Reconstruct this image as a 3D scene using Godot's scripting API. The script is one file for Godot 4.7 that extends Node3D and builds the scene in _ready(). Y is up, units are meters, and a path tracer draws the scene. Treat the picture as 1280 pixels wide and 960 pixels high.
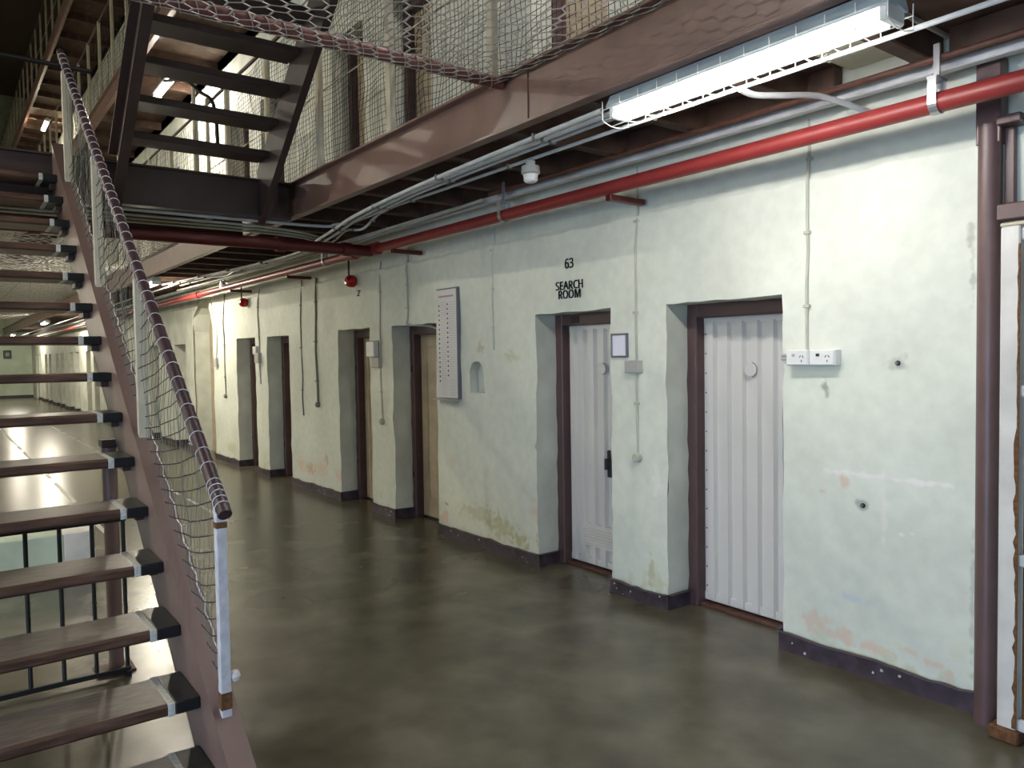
extends Node3D
# Prison wing: ground floor cell doors under a steel gallery, open stair on the left.
const W := 3.58          # face of the right-hand wall
const FX := 2.53         # outer face of the galleries
const EYE := 1.6
var taken := {}
var tex := {}
var n_low := FastNoiseLite.new()
var n_mid := FastNoiseLite.new()
var n_hi := FastNoiseLite.new()
var rng := RandomNumberGenerator.new()
var mt := {}

# ------------------------------------------------------------------ mesh builder
class MB:
	var v := PackedVector3Array()
	var n := PackedVector3Array()
	var uv := PackedVector2Array()
	var xf := Transform3D()
	func tri(a: Vector3, b: Vector3, c: Vector3, na: Vector3, nb: Vector3, nc: Vector3) -> void:
		for p in [[a, na], [c, nc], [b, nb]]:
			v.append(xf * p[0]); n.append((xf.basis * p[1]).normalized()); uv.append(Vector2.ZERO)
	func quad(a: Vector3, b: Vector3, c: Vector3, d: Vector3, out := Vector3.ZERO) -> void:
		var m := (b - a).cross(c - a)
		if m.length_squared() < 1e-16: m = (c - a).cross(d - a)
		m = m.normalized()
		if out != Vector3.ZERO and m.dot(out) < 0.0:
			tri(a, d, c, -m, -m, -m); tri(a, c, b, -m, -m, -m)
		else:
			tri(a, b, c, m, m, m); tri(a, c, d, m, m, m)
	func box(lo: Vector3, hi: Vector3, bev := 0.0) -> void:
		var c := (lo + hi) * 0.5
		var h := (hi - lo).abs() * 0.5
		var b: float = minf(bev, minf(h.x, minf(h.y, h.z)) * 0.9)
		for a in 3:
			var p := (a + 1) % 3
			var q := (a + 2) % 3
			for s in [-1.0, 1.0]:
				var o := Vector3.ZERO; o[a] = s
				var k := []
				for e in [[-1.0, -1.0], [1.0, -1.0], [1.0, 1.0], [-1.0, 1.0]]:
					var w := Vector3.ZERO
					w[a] = s * h[a]; w[p] = e[0] * (h[p] - b); w[q] = e[1] * (h[q] - b)
					k.append(c + w)
				quad(k[0], k[1], k[2], k[3], o)
			if b > 0.0:
				for sp in [-1.0, 1.0]:
					for sq in [-1.0, 1.0]:
						var o2 := Vector3.ZERO; o2[p] = sp; o2[q] = sq
						var e1 := Vector3.ZERO; e1[p] = sp * h[p]; e1[q] = sq * (h[q] - b)
						var e2 := Vector3.ZERO; e2[p] = sp * (h[p] - b); e2[q] = sq * h[q]
						var l := Vector3.ZERO; l[a] = h[a] - b
						quad(c + e1 - l, c + e1 + l, c + e2 + l, c + e2 - l, o2)
		if b > 0.0:
			for sx in [-1.0, 1.0]:
				for sy in [-1.0, 1.0]:
					for sz in [-1.0, 1.0]:
						var s3 := Vector3(sx, sy, sz)
						var a0 := c + Vector3(sx * h.x, sy * (h.y - b), sz * (h.z - b))
						var a1 := c + Vector3(sx * (h.x - b), sy * h.y, sz * (h.z - b))
						var a2 := c + Vector3(sx * (h.x - b), sy * (h.y - b), sz * h.z)
						var m := s3.normalized()
						if (a1 - a0).cross(a2 - a0).dot(s3) > 0.0: tri(a0, a1, a2, m, m, m)
						else: tri(a0, a2, a1, m, m, m)
	func tube(pts: Array, r: float, sides := 8, caps := true, r2 := -1.0) -> void:
		if r2 < 0.0: r2 = r
		var np := pts.size()
		var t0: Vector3 = (pts[1] - pts[0]).normalized()
		var u := t0.cross(Vector3.UP if absf(t0.y) < 0.9 else Vector3.RIGHT).normalized()
		var rings := []
		for i in np:
			var t: Vector3
			if i == 0: t = (pts[1] - pts[0]).normalized()
			elif i == np - 1: t = (pts[i] - pts[i - 1]).normalized()
			else: t = ((pts[i + 1] - pts[i]).normalized() + (pts[i] - pts[i - 1]).normalized()).normalized()
			u = (u - t * u.dot(t)).normalized()
			var w := t.cross(u)
			var rr: float = lerpf(r, r2, float(i) / (np - 1))
			var ring := []
			for k in sides:
				var a := TAU * k / sides
				ring.append([pts[i] + (u * cos(a) + w * sin(a)) * rr, u * cos(a) + w * sin(a)])
			rings.append(ring)
			if caps and (i == 0 or i == np - 1):
				for k in sides:
					var p0: Vector3 = ring[k][0]
					var p1: Vector3 = ring[(k + 1) % sides][0]
					if i == 0: tri(pts[i], p1, p0, -t, -t, -t)
					else: tri(pts[i], p0, p1, t, t, t)
		for i in np - 1:
			for k in sides:
				var k2 := (k + 1) % sides
				var A: Array = rings[i][k]
				var B: Array = rings[i][k2]
				var C: Array = rings[i + 1][k2]
				var D: Array = rings[i + 1][k]
				tri(A[0], B[0], C[0], A[1], B[1], C[1]); tri(A[0], C[0], D[0], A[1], C[1], D[1])
	func lathe(prof: Array, sides := 16) -> void:      # profile of (radius, height), axis +y, top down gives outward faces
		for i in prof.size() - 1:
			var p: Vector2 = prof[i]
			var q: Vector2 = prof[i + 1]
			var e := q - p
			var nn := Vector2(-e.y, e.x).normalized()
			if nn.length() < 0.5: continue
			for k in sides:
				var a := TAU * k / sides
				var b := TAU * (k + 1) / sides
				var da := Vector3(cos(a), 0, sin(a))
				var db := Vector3(cos(b), 0, sin(b))
				var na := da * nn.x + Vector3.UP * nn.y
				var nb := db * nn.x + Vector3.UP * nn.y
				var P := da * p.x + Vector3.UP * p.y
				var Q := da * q.x + Vector3.UP * q.y
				var P2 := db * p.x + Vector3.UP * p.y
				var Q2 := db * q.x + Vector3.UP * q.y
				if q.x > 1e-5: tri(P, Q2, Q, na, nb, na)
				if p.x > 1e-5: tri(P, P2, Q2, na, nb, nb)
	func prism(poly: Array, o: Vector3, u: Vector3, w: Vector3, ext: Vector3) -> void:   # polygon in plane (o,u,w), extruded along ext
		var pp := PackedVector2Array(poly)
		var idx := Geometry2D.triangulate_polygon(pp)
		var ctr := Vector2.ZERO
		for p in pp: ctr += p
		ctr /= pp.size()
		var f := func(p: Vector2) -> Vector3: return o + u * p.x + w * p.y
		var e := ext.normalized()
		for i in range(0, idx.size(), 3):
			var a: Vector3 = f.call(pp[idx[i]])
			var b: Vector3 = f.call(pp[idx[i + 1]])
			var c: Vector3 = f.call(pp[idx[i + 2]])
			if (b - a).cross(c - a).dot(e) < 0.0:
				var s := b; b = c; c = s
			tri(a + ext, b + ext, c + ext, e, e, e); tri(a, c, b, -e, -e, -e)
		var ccw := not Geometry2D.is_polygon_clockwise(pp)
		for i in pp.size():
			var a2: Vector3 = f.call(pp[i])
			var b2: Vector3 = f.call(pp[(i + 1) % pp.size()])
			var d2 := pp[(i + 1) % pp.size()] - pp[i]
			var o2 := Vector2(d2.y, -d2.x) if ccw else Vector2(-d2.y, d2.x)
			quad(a2, b2, b2 + ext, a2 + ext, u * o2.x + w * o2.y)
	func mesh(origin := Vector3.ZERO) -> ArrayMesh:
		var a := []
		a.resize(Mesh.ARRAY_MAX)
		var vv := v
		if origin != Vector3.ZERO:
			vv = PackedVector3Array()
			vv.resize(v.size())
			for i in v.size(): vv[i] = v[i] - origin
		a[Mesh.ARRAY_VERTEX] = vv; a[Mesh.ARRAY_NORMAL] = n
		var m := ArrayMesh.new()
		m.add_surface_from_arrays(Mesh.PRIMITIVE_TRIANGLES, a)
		return m

# ------------------------------------------------------------------ node helpers
func numbered(called: String) -> String:
	var k: int = taken.get(called, 0)
	taken[called] = k + 1
	return called if k == 0 else "%s_%03d" % [called, k]
func tag(o: Node, label: String, category := "", group := "", kind := "") -> void:
	if label: o.set_meta("label", label)
	if category: o.set_meta("category", category)
	if group: o.set_meta("group", group)
	if kind: o.set_meta("kind", kind)
func thing(called: String, at: Vector3, label: String, category: String, group := "", kind := "") -> Node3D:
	var o := Node3D.new()
	o.name = numbered(called)
	add_child(o, true)
	o.position = at
	tag(o, label, category, group, kind)
	return o
func origin_of(p: Node) -> Vector3:
	var s := Vector3.ZERO
	while p is Node3D and p != self:
		s += p.position
		p = p.get_parent()
	return s
func part(called: String, mb: MB, m: Material, parent: Node3D, label := "") -> MeshInstance3D:    # mb holds world coordinates
	var o := MeshInstance3D.new()
	o.name = called
	o.mesh = mb.mesh(origin_of(parent))
	o.material_override = m
	parent.add_child(o, true)
	if label: o.set_meta("label", label)
	return o
func part_of(called: String, mesh: Mesh, m: Material, parent: Node3D, at: Vector3) -> MeshInstance3D:   # a shared mesh in its own axes
	var o := MeshInstance3D.new()
	o.name = called
	o.mesh = mesh
	o.material_override = m
	o.position = at
	parent.add_child(o, true)
	return o
func single(called: String, mb: MB, m: Material, at: Vector3, label: String, category: String, group := "", kind := "") -> MeshInstance3D:
	var o := MeshInstance3D.new()
	o.name = numbered(called)
	o.mesh = mb.mesh(at)
	o.material_override = m
	add_child(o, true)
	o.position = at
	tag(o, label, category, group, kind)
	return o
func bx(x0: float, x1: float, y0: float, y1: float, z0: float, z1: float, bev := 0.0) -> MB:
	var m := MB.new()
	m.box(Vector3(minf(x0, x1), minf(y0, y1), minf(z0, z1)), Vector3(maxf(x0, x1), maxf(y0, y1), maxf(z0, z1)), bev)
	return m
func addbox(m: MB, x0: float, x1: float, y0: float, y1: float, z0: float, z1: float, bev := 0.0) -> void:
	m.box(Vector3(minf(x0, x1), minf(y0, y1), minf(z0, z1)), Vector3(maxf(x0, x1), maxf(y0, y1), maxf(z0, z1)), bev)
func tb(pts: Array, r: float, sides := 8, caps := true) -> MB:
	var m := MB.new()
	m.tube(pts, r, sides, caps)
	return m
func smooth(pts: Array, steps := 6) -> Array:        # Catmull-Rom through the points
	var o := []
	for i in pts.size() - 1:
		var a: Vector3 = pts[maxi(i - 1, 0)]
		var b: Vector3 = pts[i]
		var c: Vector3 = pts[i + 1]
		var d: Vector3 = pts[mini(i + 2, pts.size() - 1)]
		for k in steps:
			o.append(b.cubic_interpolate(c, a, d, float(k) / steps))
	o.append(pts[-1])
	return o

# ------------------------------------------------------------------ materials
func noise_tex(key: String, lo: Color, hi: Color, freq: float, seed_: int, oct := 4, normal := false, size := 512) -> NoiseTexture2D:
	if tex.has(key): return tex[key]
	var f := FastNoiseLite.new()
	f.seed = seed_; f.frequency = freq; f.fractal_octaves = oct
	f.noise_type = FastNoiseLite.TYPE_SIMPLEX_SMOOTH
	var t := NoiseTexture2D.new()
	t.width = size; t.height = size; t.seamless = true; t.noise = f
	if normal:
		t.as_normal_map = true; t.bump_strength = 4.0
	else:
		var g := Gradient.new()
		g.set_color(0, lo); g.set_color(1, hi)
		t.color_ramp = g
	tex[key] = t
	return t
func mat(key: String, c: Color, rough: float, metal := 0.0, t: Texture2D = null, scale := 1.0, bump := 0.0) -> StandardMaterial3D:
	var m := StandardMaterial3D.new()
	m.resource_name = key
	m.albedo_color = c; m.roughness = rough; m.metallic = metal
	if t:
		m.albedo_texture = t
		m.uv1_triplanar = true; m.uv1_world_triplanar = true
		m.uv1_scale = Vector3.ONE * scale
	if bump > 0.0:
		m.uv1_triplanar = true; m.uv1_world_triplanar = true
		m.uv1_scale = Vector3.ONE * scale
		m.heightmap_enabled = true
		m.heightmap_texture = noise_tex("relief", Color.BLACK, Color.WHITE, 0.02, 5, 5)
		m.heightmap_scale = bump
	mt[key] = m
	return m
func glow(key: String, c: Color, e: float) -> StandardMaterial3D:
	var m := mat(key, Color(0.9, 0.9, 0.9), 0.5)
	m.emission_enabled = true; m.emission = c; m.emission_energy_multiplier = e
	return m

const PLASTER := Color(0.84, 0.857, 0.81)

func make_materials() -> void:
	var soft := noise_tex("soft", Color(0.86, 0.86, 0.86), Color(1, 1, 1), 0.012, 1)
	var strong := noise_tex("strong", Color(0.62, 0.6, 0.58), Color(1, 1, 1), 0.02, 2, 5)
	var fine := noise_tex("fine", Color(0.8, 0.8, 0.8), Color(1, 1, 1), 0.06, 3, 3)
	var floor_t := noise_tex("floor_t", Color(0.66, 0.65, 0.61), Color(1, 1, 0.985), 0.006, 4, 6, false, 1024)
	mat("plaster", PLASTER, 0.75, 0.0, soft, 0.35, 0.25)
	mat("floor", Color(0.45, 0.43, 0.375), 0.27, 0.0, floor_t, 0.28)
	mat("skirting", Color(0.33, 0.28, 0.335), 0.5, 0.0, strong, 0.9, 0.1)
	mat("chip", Color(0.8, 0.8, 0.78), 0.8)
	mat("brown", Color(0.40, 0.31, 0.31), 0.42, 0.0, soft, 0.8, 0.04)
	mat("frame", Color(0.36, 0.27, 0.27), 0.45, 0.0, soft, 0.8, 0.05)
	mat("fascia", Color(0.53, 0.415, 0.375), 0.36, 0.0, soft, 0.5, 0.03)
	mat("stairbrown", Color(0.47, 0.385, 0.36), 0.45, 0.0, soft, 0.7, 0.05)
	mat("darksteel", Color(0.29, 0.23, 0.22), 0.45, 0.0, soft, 0.6, 0.03)
	mat("black", Color(0.09, 0.09, 0.10), 0.45)
	mat("tread", Color(0.44, 0.325, 0.27), 0.42, 0.0, noise_tex("wood", Color(0.55, 0.52, 0.5), Color(1, 1, 1), 0.012, 12, 5), 1.3, 0.05)
	mt.tread.uv1_scale = Vector3(0.6, 4, 2.2)
	mat("worn", Color(0.46, 0.42, 0.40), 0.36, 0.0, strong, 1.2)
	mt.worn.uv1_scale = Vector3(0.9, 2, 5)
	mat("pad", Color(0.11, 0.125, 0.135), 0.4, 0.0, soft, 1.5, 0.05)
	mat("whiteline", Color(0.86, 0.86, 0.83), 0.6, 0.0, fine, 2.0)
	mat("cream", Color(0.80, 0.77, 0.68), 0.5, 0.0, soft, 1.2, 0.05)
	mat("newel", Color(0.86, 0.85, 0.87), 0.5, 0.0, soft, 3.0, 0.05)
	mat("doorwhite", Color(0.82, 0.81, 0.79), 0.27)
	mat("tan", Color(0.74, 0.68, 0.58), 0.5, 0.0, soft, 0.8, 0.05)
	mat("rosedoor", Color(0.75, 0.66, 0.63), 0.5, 0.0, soft, 0.8)
	mat("red", Color(0.57, 0.20, 0.195), 0.42, 0.0, soft, 0.9, 0.02)
	mat("maroon", Color(0.36, 0.09, 0.09), 0.45, 0.0, soft, 0.9)
	mat("bell", Color(0.68, 0.03, 0.05), 0.22)
	mat("pink", Color(0.60, 0.36, 0.33), 0.55, 0.0, strong, 1.0, 0.08)
	mat("wire", Color(0.66, 0.645, 0.62), 0.45, 0.3)
	mat("netblack", Color(0.10, 0.095, 0.10), 0.8)
	mat("cord", Color(0.85, 0.83, 0.83), 0.8)
	mat("conduit", Color(0.80, 0.81, 0.82), 0.45, 0.0, soft, 1.0)
	mat("conduitold", Color(0.76, 0.765, 0.70), 0.55, 0.0, soft, 1.0)
	mat("greyconduit", Color(0.50, 0.50, 0.45), 0.55, 0.0, soft, 1.0)
	mat("rustbrown", Color(0.42, 0.27, 0.22), 0.6, 0.0, strong, 1.2, 0.1)
	mat("galv", Color(0.72, 0.73, 0.75), 0.35, 0.8)
	mat("lampbody", Color(0.72, 0.77, 0.79), 0.45, 0.0, soft, 0.8)
	mat("plastic", Color(0.88, 0.885, 0.88), 0.35)
	mat("plasticgrey", Color(0.74, 0.74, 0.72), 0.45, 0.0, fine, 3.0)
	mat("slot", Color(0.13, 0.13, 0.13), 0.6)
	mat("framegrey", Color(0.42, 0.43, 0.46), 0.4, 0.3)
	mat("paper", Color(0.90, 0.90, 0.95), 0.6)
	mat("board", Color(0.86, 0.85, 0.85), 0.12)
	mat("printgrey", Color(0.62, 0.60, 0.60), 0.6)
	mat("printred", Color(0.55, 0.25, 0.28), 0.6)
	mat("letter", Color(0.10, 0.10, 0.10), 0.6)
	mat("faintprint", Color(0.45, 0.42, 0.38), 0.7)
	mat("under", Color(0.40, 0.30, 0.25), 0.7, 0.0, strong, 0.5, 0.1)
	mat("creamboard", Color(0.82, 0.80, 0.72), 0.7, 0.0, soft, 0.6)
	mat("gatewhite", Color(0.87, 0.86, 0.84), 0.45, 0.0, soft, 0.6, 0.05)
	mat("rust", Color(0.50, 0.34, 0.20), 0.85, 0.0, strong, 3.0, 0.3)
	mat("endwall", Color(0.80, 0.86, 0.77), 0.75, 0.0, soft, 0.2)
	mat("roof", Color(0.36, 0.31, 0.27), 0.9)
	mat("pale", Color(0.78, 0.84, 0.76), 0.7, 0.0, soft, 0.4)
	glow("tubeglow", Color(1.0, 0.97, 0.93), 9.0)

# ------------------------------------------------------------------ wall
var doors := []        # near edge z, far edge z, top y
func P(y: float, z: float) -> Vector3:
	var near: float = clampf((z + 16.0) / 3.0, 0.0, 1.0)
	var dx := n_low.get_noise_2d(z * 1.6, y * 1.6) * 0.014 + n_mid.get_noise_2d(z * 6.0, y * 6.0) * 0.0035
	var rag := n_mid.get_noise_2d(z * 5.0 + 40.0, 3.0) * 0.02
	if y < 2.82: dx += smoothstep(2.468, 2.478, y) * 0.022
	var dz := n_mid.get_noise_2d(y * 6.0 + 70.0, z * 0.7) * 0.013
	var dy := n_mid.get_noise_2d(z * 5.0 - 30.0, y * 0.5) * 0.010 * (1.0 if y > 0.02 and y < 2.8 else 0.0)
	if y > 2.44 and y < 2.5: dy += rag
	return Vector3(W + dx * near, y + dy * near, z + dz * near)
func holes_at(zm: float, base: float) -> Array:     # list of [ylo Callable, yhi Callable] solid spans for a column of the ground floor wall
	for d in doors:
		if zm < d[0] and zm > d[1]:
			var top: float = d[2]
			return [[func(_z): return top, func(_z): return 2.82]]
	if zm < -12.66 and zm > -13.85:
		return [[arch_y, func(_z): return 2.82]]
	if zm < -5.11 and zm > -5.31:
		return [[func(_z): return 0.0, func(_z): return 1.29], [niche_y, func(_z): return 2.82]]
	return [[func(_z): return base, func(_z): return 2.82]]
func arch_y(z: float) -> float:
	var t: float = clampf((z + 13.255) / 0.595, -1.0, 1.0)
	return 2.08 + 0.53 * sqrt(1.0 - t * t)
func niche_y(z: float) -> float:
	var t: float = clampf((z + 5.21) / 0.1, -1.0, 1.0)
	return 1.455 + 0.095 * sqrt(1.0 - t * t)
func wall_st(za: float, zb: float, step: float, paint: bool) -> ArrayMesh:
	var cols := []
	var z := za
	while z > zb + 1e-4:
		cols.append(z); z -= step
	cols.append(zb)
	for d in doors:
		for e in [d[0], d[1]]:
			if e < za and e > zb: cols.append(e)
	if za > -13 and zb < -12: for k in 13: cols.append(-12.66 - 1.19 * k / 12.0)
	if za > -5 and zb < -6: for k in 9: cols.append(-5.11 - 0.2 * k / 8.0)
	cols.sort(); cols.reverse()
	var rows := [0.0]
	var y := 0.1
	while y < 2.44:
		rows.append(y); y += step if step > 0.05 else 0.1
	rows.append_array([2.455, 2.466, 2.48, 2.5, 2.56, 2.64, 2.72, 2.82])
	var st := SurfaceTool.new()
	st.begin(Mesh.PRIMITIVE_TRIANGLES)
	st.set_smooth_group(0)
	var uvf := func(p: Vector3) -> Vector2: return Vector2((-p.z - 1.2) / 11.8, 1.0 - p.y / 2.85)
	for i in cols.size() - 1:
		var z0: float = cols[i]
		var z1: float = cols[i + 1]
		if z0 - z1 < 0.002: continue
		for span in holes_at((z0 + z1) * 0.5, 0.0):
			var l0: float = span[0].call(z0)
			var l1: float = span[0].call(z1)
			var h0: float = span[1].call(z0)
			var h1: float = span[1].call(z1)
			var ra := [l0]
			var rb := [l1]
			for r in rows:
				if r > maxf(l0, l1) + 0.004 and r < minf(h0, h1) - 0.004:
					ra.append(r); rb.append(r)
			ra.append(h0); rb.append(h1)
			for k in ra.size() - 1:
				var a := P(ra[k], z0)
				var b := P(ra[k + 1], z0)
				var c := P(rb[k + 1], z1)
				var d2 := P(rb[k], z1)
				# seen from -x: near column (z0) lies to the right; clockwise = a, d2, c, b reversed as below
				for q in [[a, d2, c], [a, c, b]]:
					for p in q:
						st.set_uv(uvf.call(p)); st.add_vertex(p)
	st.index(); st.generate_normals()
	return st.commit()
func reveal_mb(d: Array, depth_x: float) -> MB:
	var m := MB.new()
	var n := 20
	for e in 2:
		var ze: float = d[e]
		var out := Vector3(0, 0, -1.0 if e == 0 else 1.0)
		for k in n:
			var y0: float = d[2] * k / n
			var y1: float = d[2] * (k + 1) / n
			var a := P(y0, ze)
			var b := P(y1, ze)
			m.tri(a, Vector3(depth_x, b.y, b.z), b, out, out, out) if e == 1 else m.tri(a, b, Vector3(depth_x, b.y, b.z), out, out, out)
			m.tri(a, Vector3(depth_x, a.y, a.z), Vector3(depth_x, b.y, b.z), out, out, out) if e == 1 else m.tri(a, Vector3(depth_x, b.y, b.z), Vector3(depth_x, a.y, a.z), out, out, out)
	for k in 8:
		var z0: float = lerpf(d[0], d[1], k / 8.0)
		var z1: float = lerpf(d[0], d[1], (k + 1) / 8.0)
		var a := P(d[2], z0)
		var b := P(d[2], z1)
		m.quad(a, b, Vector3(depth_x, b.y, b.z), Vector3(depth_x, a.y, a.z), Vector3.DOWN)
	return m
func skirt(za: float, zb: float, ret_a: bool, ret_b: bool) -> MB:
	var m := MB.new()
	var n: int = maxi(2, int(absf(za - zb) / 0.06))
	var pts := []
	if ret_a: pts.append([Vector3(3.776, 0, za + 0.012), 0.0])
	for k in n + 1:
		var z := lerpf(za, zb, float(k) / n)
		var p := P(0.05, z)
		if k == 0 and ret_a: p.z += 0.012
		if k == n and ret_b: p.z -= 0.012
		pts.append([Vector3(p.x - 0.013, 0, p.z), 1.0])
	if ret_b: pts.append([Vector3(3.776, 0, zb - 0.012), 0.0])
	var top := func(q: Vector3) -> float: return 0.098 + n_mid.get_noise_2d(q.z * 14.0, q.x * 14.0) * 0.010 + n_low.get_noise_2d(q.z * 2.0, 9.0) * 0.014
	for i in pts.size() - 1:
		var a: Vector3 = pts[i][0]
		var b: Vector3 = pts[i + 1][0]
		var h := Vector3.UP
		var o := (b - a).cross(Vector3.UP).normalized()
		var ta: float = top.call(a)
		var tb_: float = top.call(b)
		m.quad(a, b, b + h * tb_, a + h * ta, o)
		m.quad(a + h * ta, b + h * tb_, b + h * tb_ - o * 0.03, a + h * ta - o * 0.03, Vector3.UP)
	return m

func wall_texture() -> ImageTexture:
	var w := 1840
	var h := 448
	var im := Image.create(w, h, false, Image.FORMAT_RGB8)
	var f1 := FastNoiseLite.new(); f1.seed = 31; f1.frequency = 1.1; f1.fractal_octaves = 4
	var f2 := FastNoiseLite.new(); f2.seed = 32; f2.frequency = 9.0; f2.fractal_octaves = 4
	var base := PLASTER
	var olive := Color(0.69, 0.69, 0.52)
	var peach := Color(0.85, 0.77, 0.70)
	var white := Color(0.93, 0.91, 0.90)
	var grey := Color(0.60, 0.62, 0.58)
	# matter on the paint: [z, y, half width, half height, colour, strength]
	var marks := [
		[-1.95, 0.99, 0.17, 0.016, white, 0.8], [-1.66, 0.985, 0.17, 0.014, white, 0.8], [-1.81, 0.80, 0.02, 0.2, white, 0.5], [-2.01, 0.945, 0.035, 0.035, peach, 0.9], [-2.13, 0.885, 0.04, 0.012, peach, 0.9],
		[-2.17, 0.20, 0.08, 0.06, peach, 0.8], [-2.03, 0.16, 0.09, 0.045, peach, 0.9], [-1.88, 0.145, 0.08, 0.035, peach, 0.9], [-1.68, 0.185, 0.06, 0.018, peach, 0.8], [-1.58, 0.165, 0.06, 0.02, peach, 0.8], [-1.52, 0.13, 0.025, 0.04, peach, 0.8],
		[-1.73, 0.73, 0.015, 0.012, white, 0.9], [-1.68, 0.74, 0.015, 0.01, white, 0.9], [-2.11, 1.41, 0.017, 0.045, grey, 0.95], [-2.10, 1.385, 0.014, 0.03, grey, 0.8], [-1.97, 0.37, 0.10, 0.02, Color(0.76, 0.80, 0.84), 0.7],
		[-1.75, 1.535, 0.05, 0.04, Color(0.70, 0.70, 0.66), 0.7], [-1.92, 0.845, 0.03, 0.03, grey, 0.7], [-1.43, 1.9, 0.015, 0.12, grey, 0.55], [-1.44, 2.1, 0.02, 0.05, grey, 0.6], [-1.42, 0.5, 0.012, 0.3, grey, 0.4],
		[-4.39, 0.42, 0.13, 0.11, peach, 0.75], [-4.40, 0.53, 0.07, 0.03, Color(0.80, 0.80, 0.82), 0.9], [-4.9, 0.22, 0.22, 0.10, olive, 0.6], [-4.66, 0.15, 0.12, 0.07, olive, 0.8], [-4.36, 0.20, 0.09, 0.07, Color(0.68, 0.58, 0.42), 0.7], [-5.2, 0.28, 0.3, 0.08, olive, 0.4],
		[-4.43, 0.92, 0.02, 0.03, grey, 0.8], [-4.73, 1.59, 0.10, 0.05, olive, 0.35], [-5.75, 0.18, 0.06, 0.07, peach, 1.0], [-5.72, 0.29, 0.03, 0.015, grey, 0.9], [-5.6, 0.69, 0.06, 0.05, Color(0.86, 0.83, 0.75), 0.8],
		[-9.1, 0.29, 0.14, 0.09, peach, 0.9], [-8.8, 0.27, 0.16, 0.08, Color(0.80, 0.66, 0.52), 0.7], [-8.45, 0.30, 0.2, 0.10, peach, 0.8], [-8.0, 0.28, 0.12, 0.10, peach, 0.8], [-8.3, 0.42, 0.05, 0.06, Color(0.74, 0.64, 0.5), 0.7],
		[-11.8, 0.25, 0.3, 0.10, olive, 0.4], [-5.16, 1.66, 0.05, 0.05, Color(0.70, 0.66, 0.56), 0.55], [-10.4, 0.8, 0.05, 0.2, peach, 0.4], [-3.25, 0.8, 0.04, 0.1, white, 0.6], [-3.3, 0.2, 0.03, 0.12, Color(0.70, 0.68, 0.5), 0.5],
	]
	for py in h:
		var y := 2.85 * (1.0 - (py + 0.5) / h)
		for px in w:
			var z := -1.2 - 11.8 * (px + 0.5) / w
			var a := f1.get_noise_2d(z, y)
			var b := f2.get_noise_2d(z, y)
			var c := base * (1.0 + a * 0.05 + b * 0.035)
			# tide of damp stain along the foot of the wall, ragged and broken
			var damp: float = clampf((0.30 + a * 0.35 - y) * 4.0, 0.0, 1.0) * clampf(b * 2.2 + a * 1.6, 0.0, 1.0)
			c = c.lerp(olive, damp * 0.4)
			im.set_pixel(px, py, c)
	for q in marks:
		var x0: int = clampi(int((-q[0] - 1.2 - q[2] * 1.6) / 11.8 * w), 0, w - 1)
		var x1: int = clampi(int((-q[0] - 1.2 + q[2] * 1.6) / 11.8 * w), 0, w - 1)
		var y0: int = clampi(int((1.0 - (q[1] + q[3] * 1.6) / 2.85) * h), 0, h - 1)
		var y1: int = clampi(int((1.0 - (q[1] - q[3] * 1.6) / 2.85) * h), 0, h - 1)
		for py in range(y0, y1 + 1):
			for px in range(x0, x1 + 1):
				var z2: float = -1.2 - 11.8 * (px + 0.5) / w
				var y2: float = 2.85 * (1.0 - (py + 0.5) / h)
				var r: float = sqrt(pow((z2 - q[0]) / q[2], 2.0) + pow((y2 - q[1]) / q[3], 2.0)) + f2.get_noise_2d(z2 * 1.6, y2 * 1.6) * 1.0
				var s: float = clampf((1.05 - r) * 1.5, 0.0, 1.0) * q[5]
				if s > 0.0: im.set_pixel(px, py, im.get_pixel(px, py).lerp(q[4], s))
	return ImageTexture.create_from_image(im)

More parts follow.
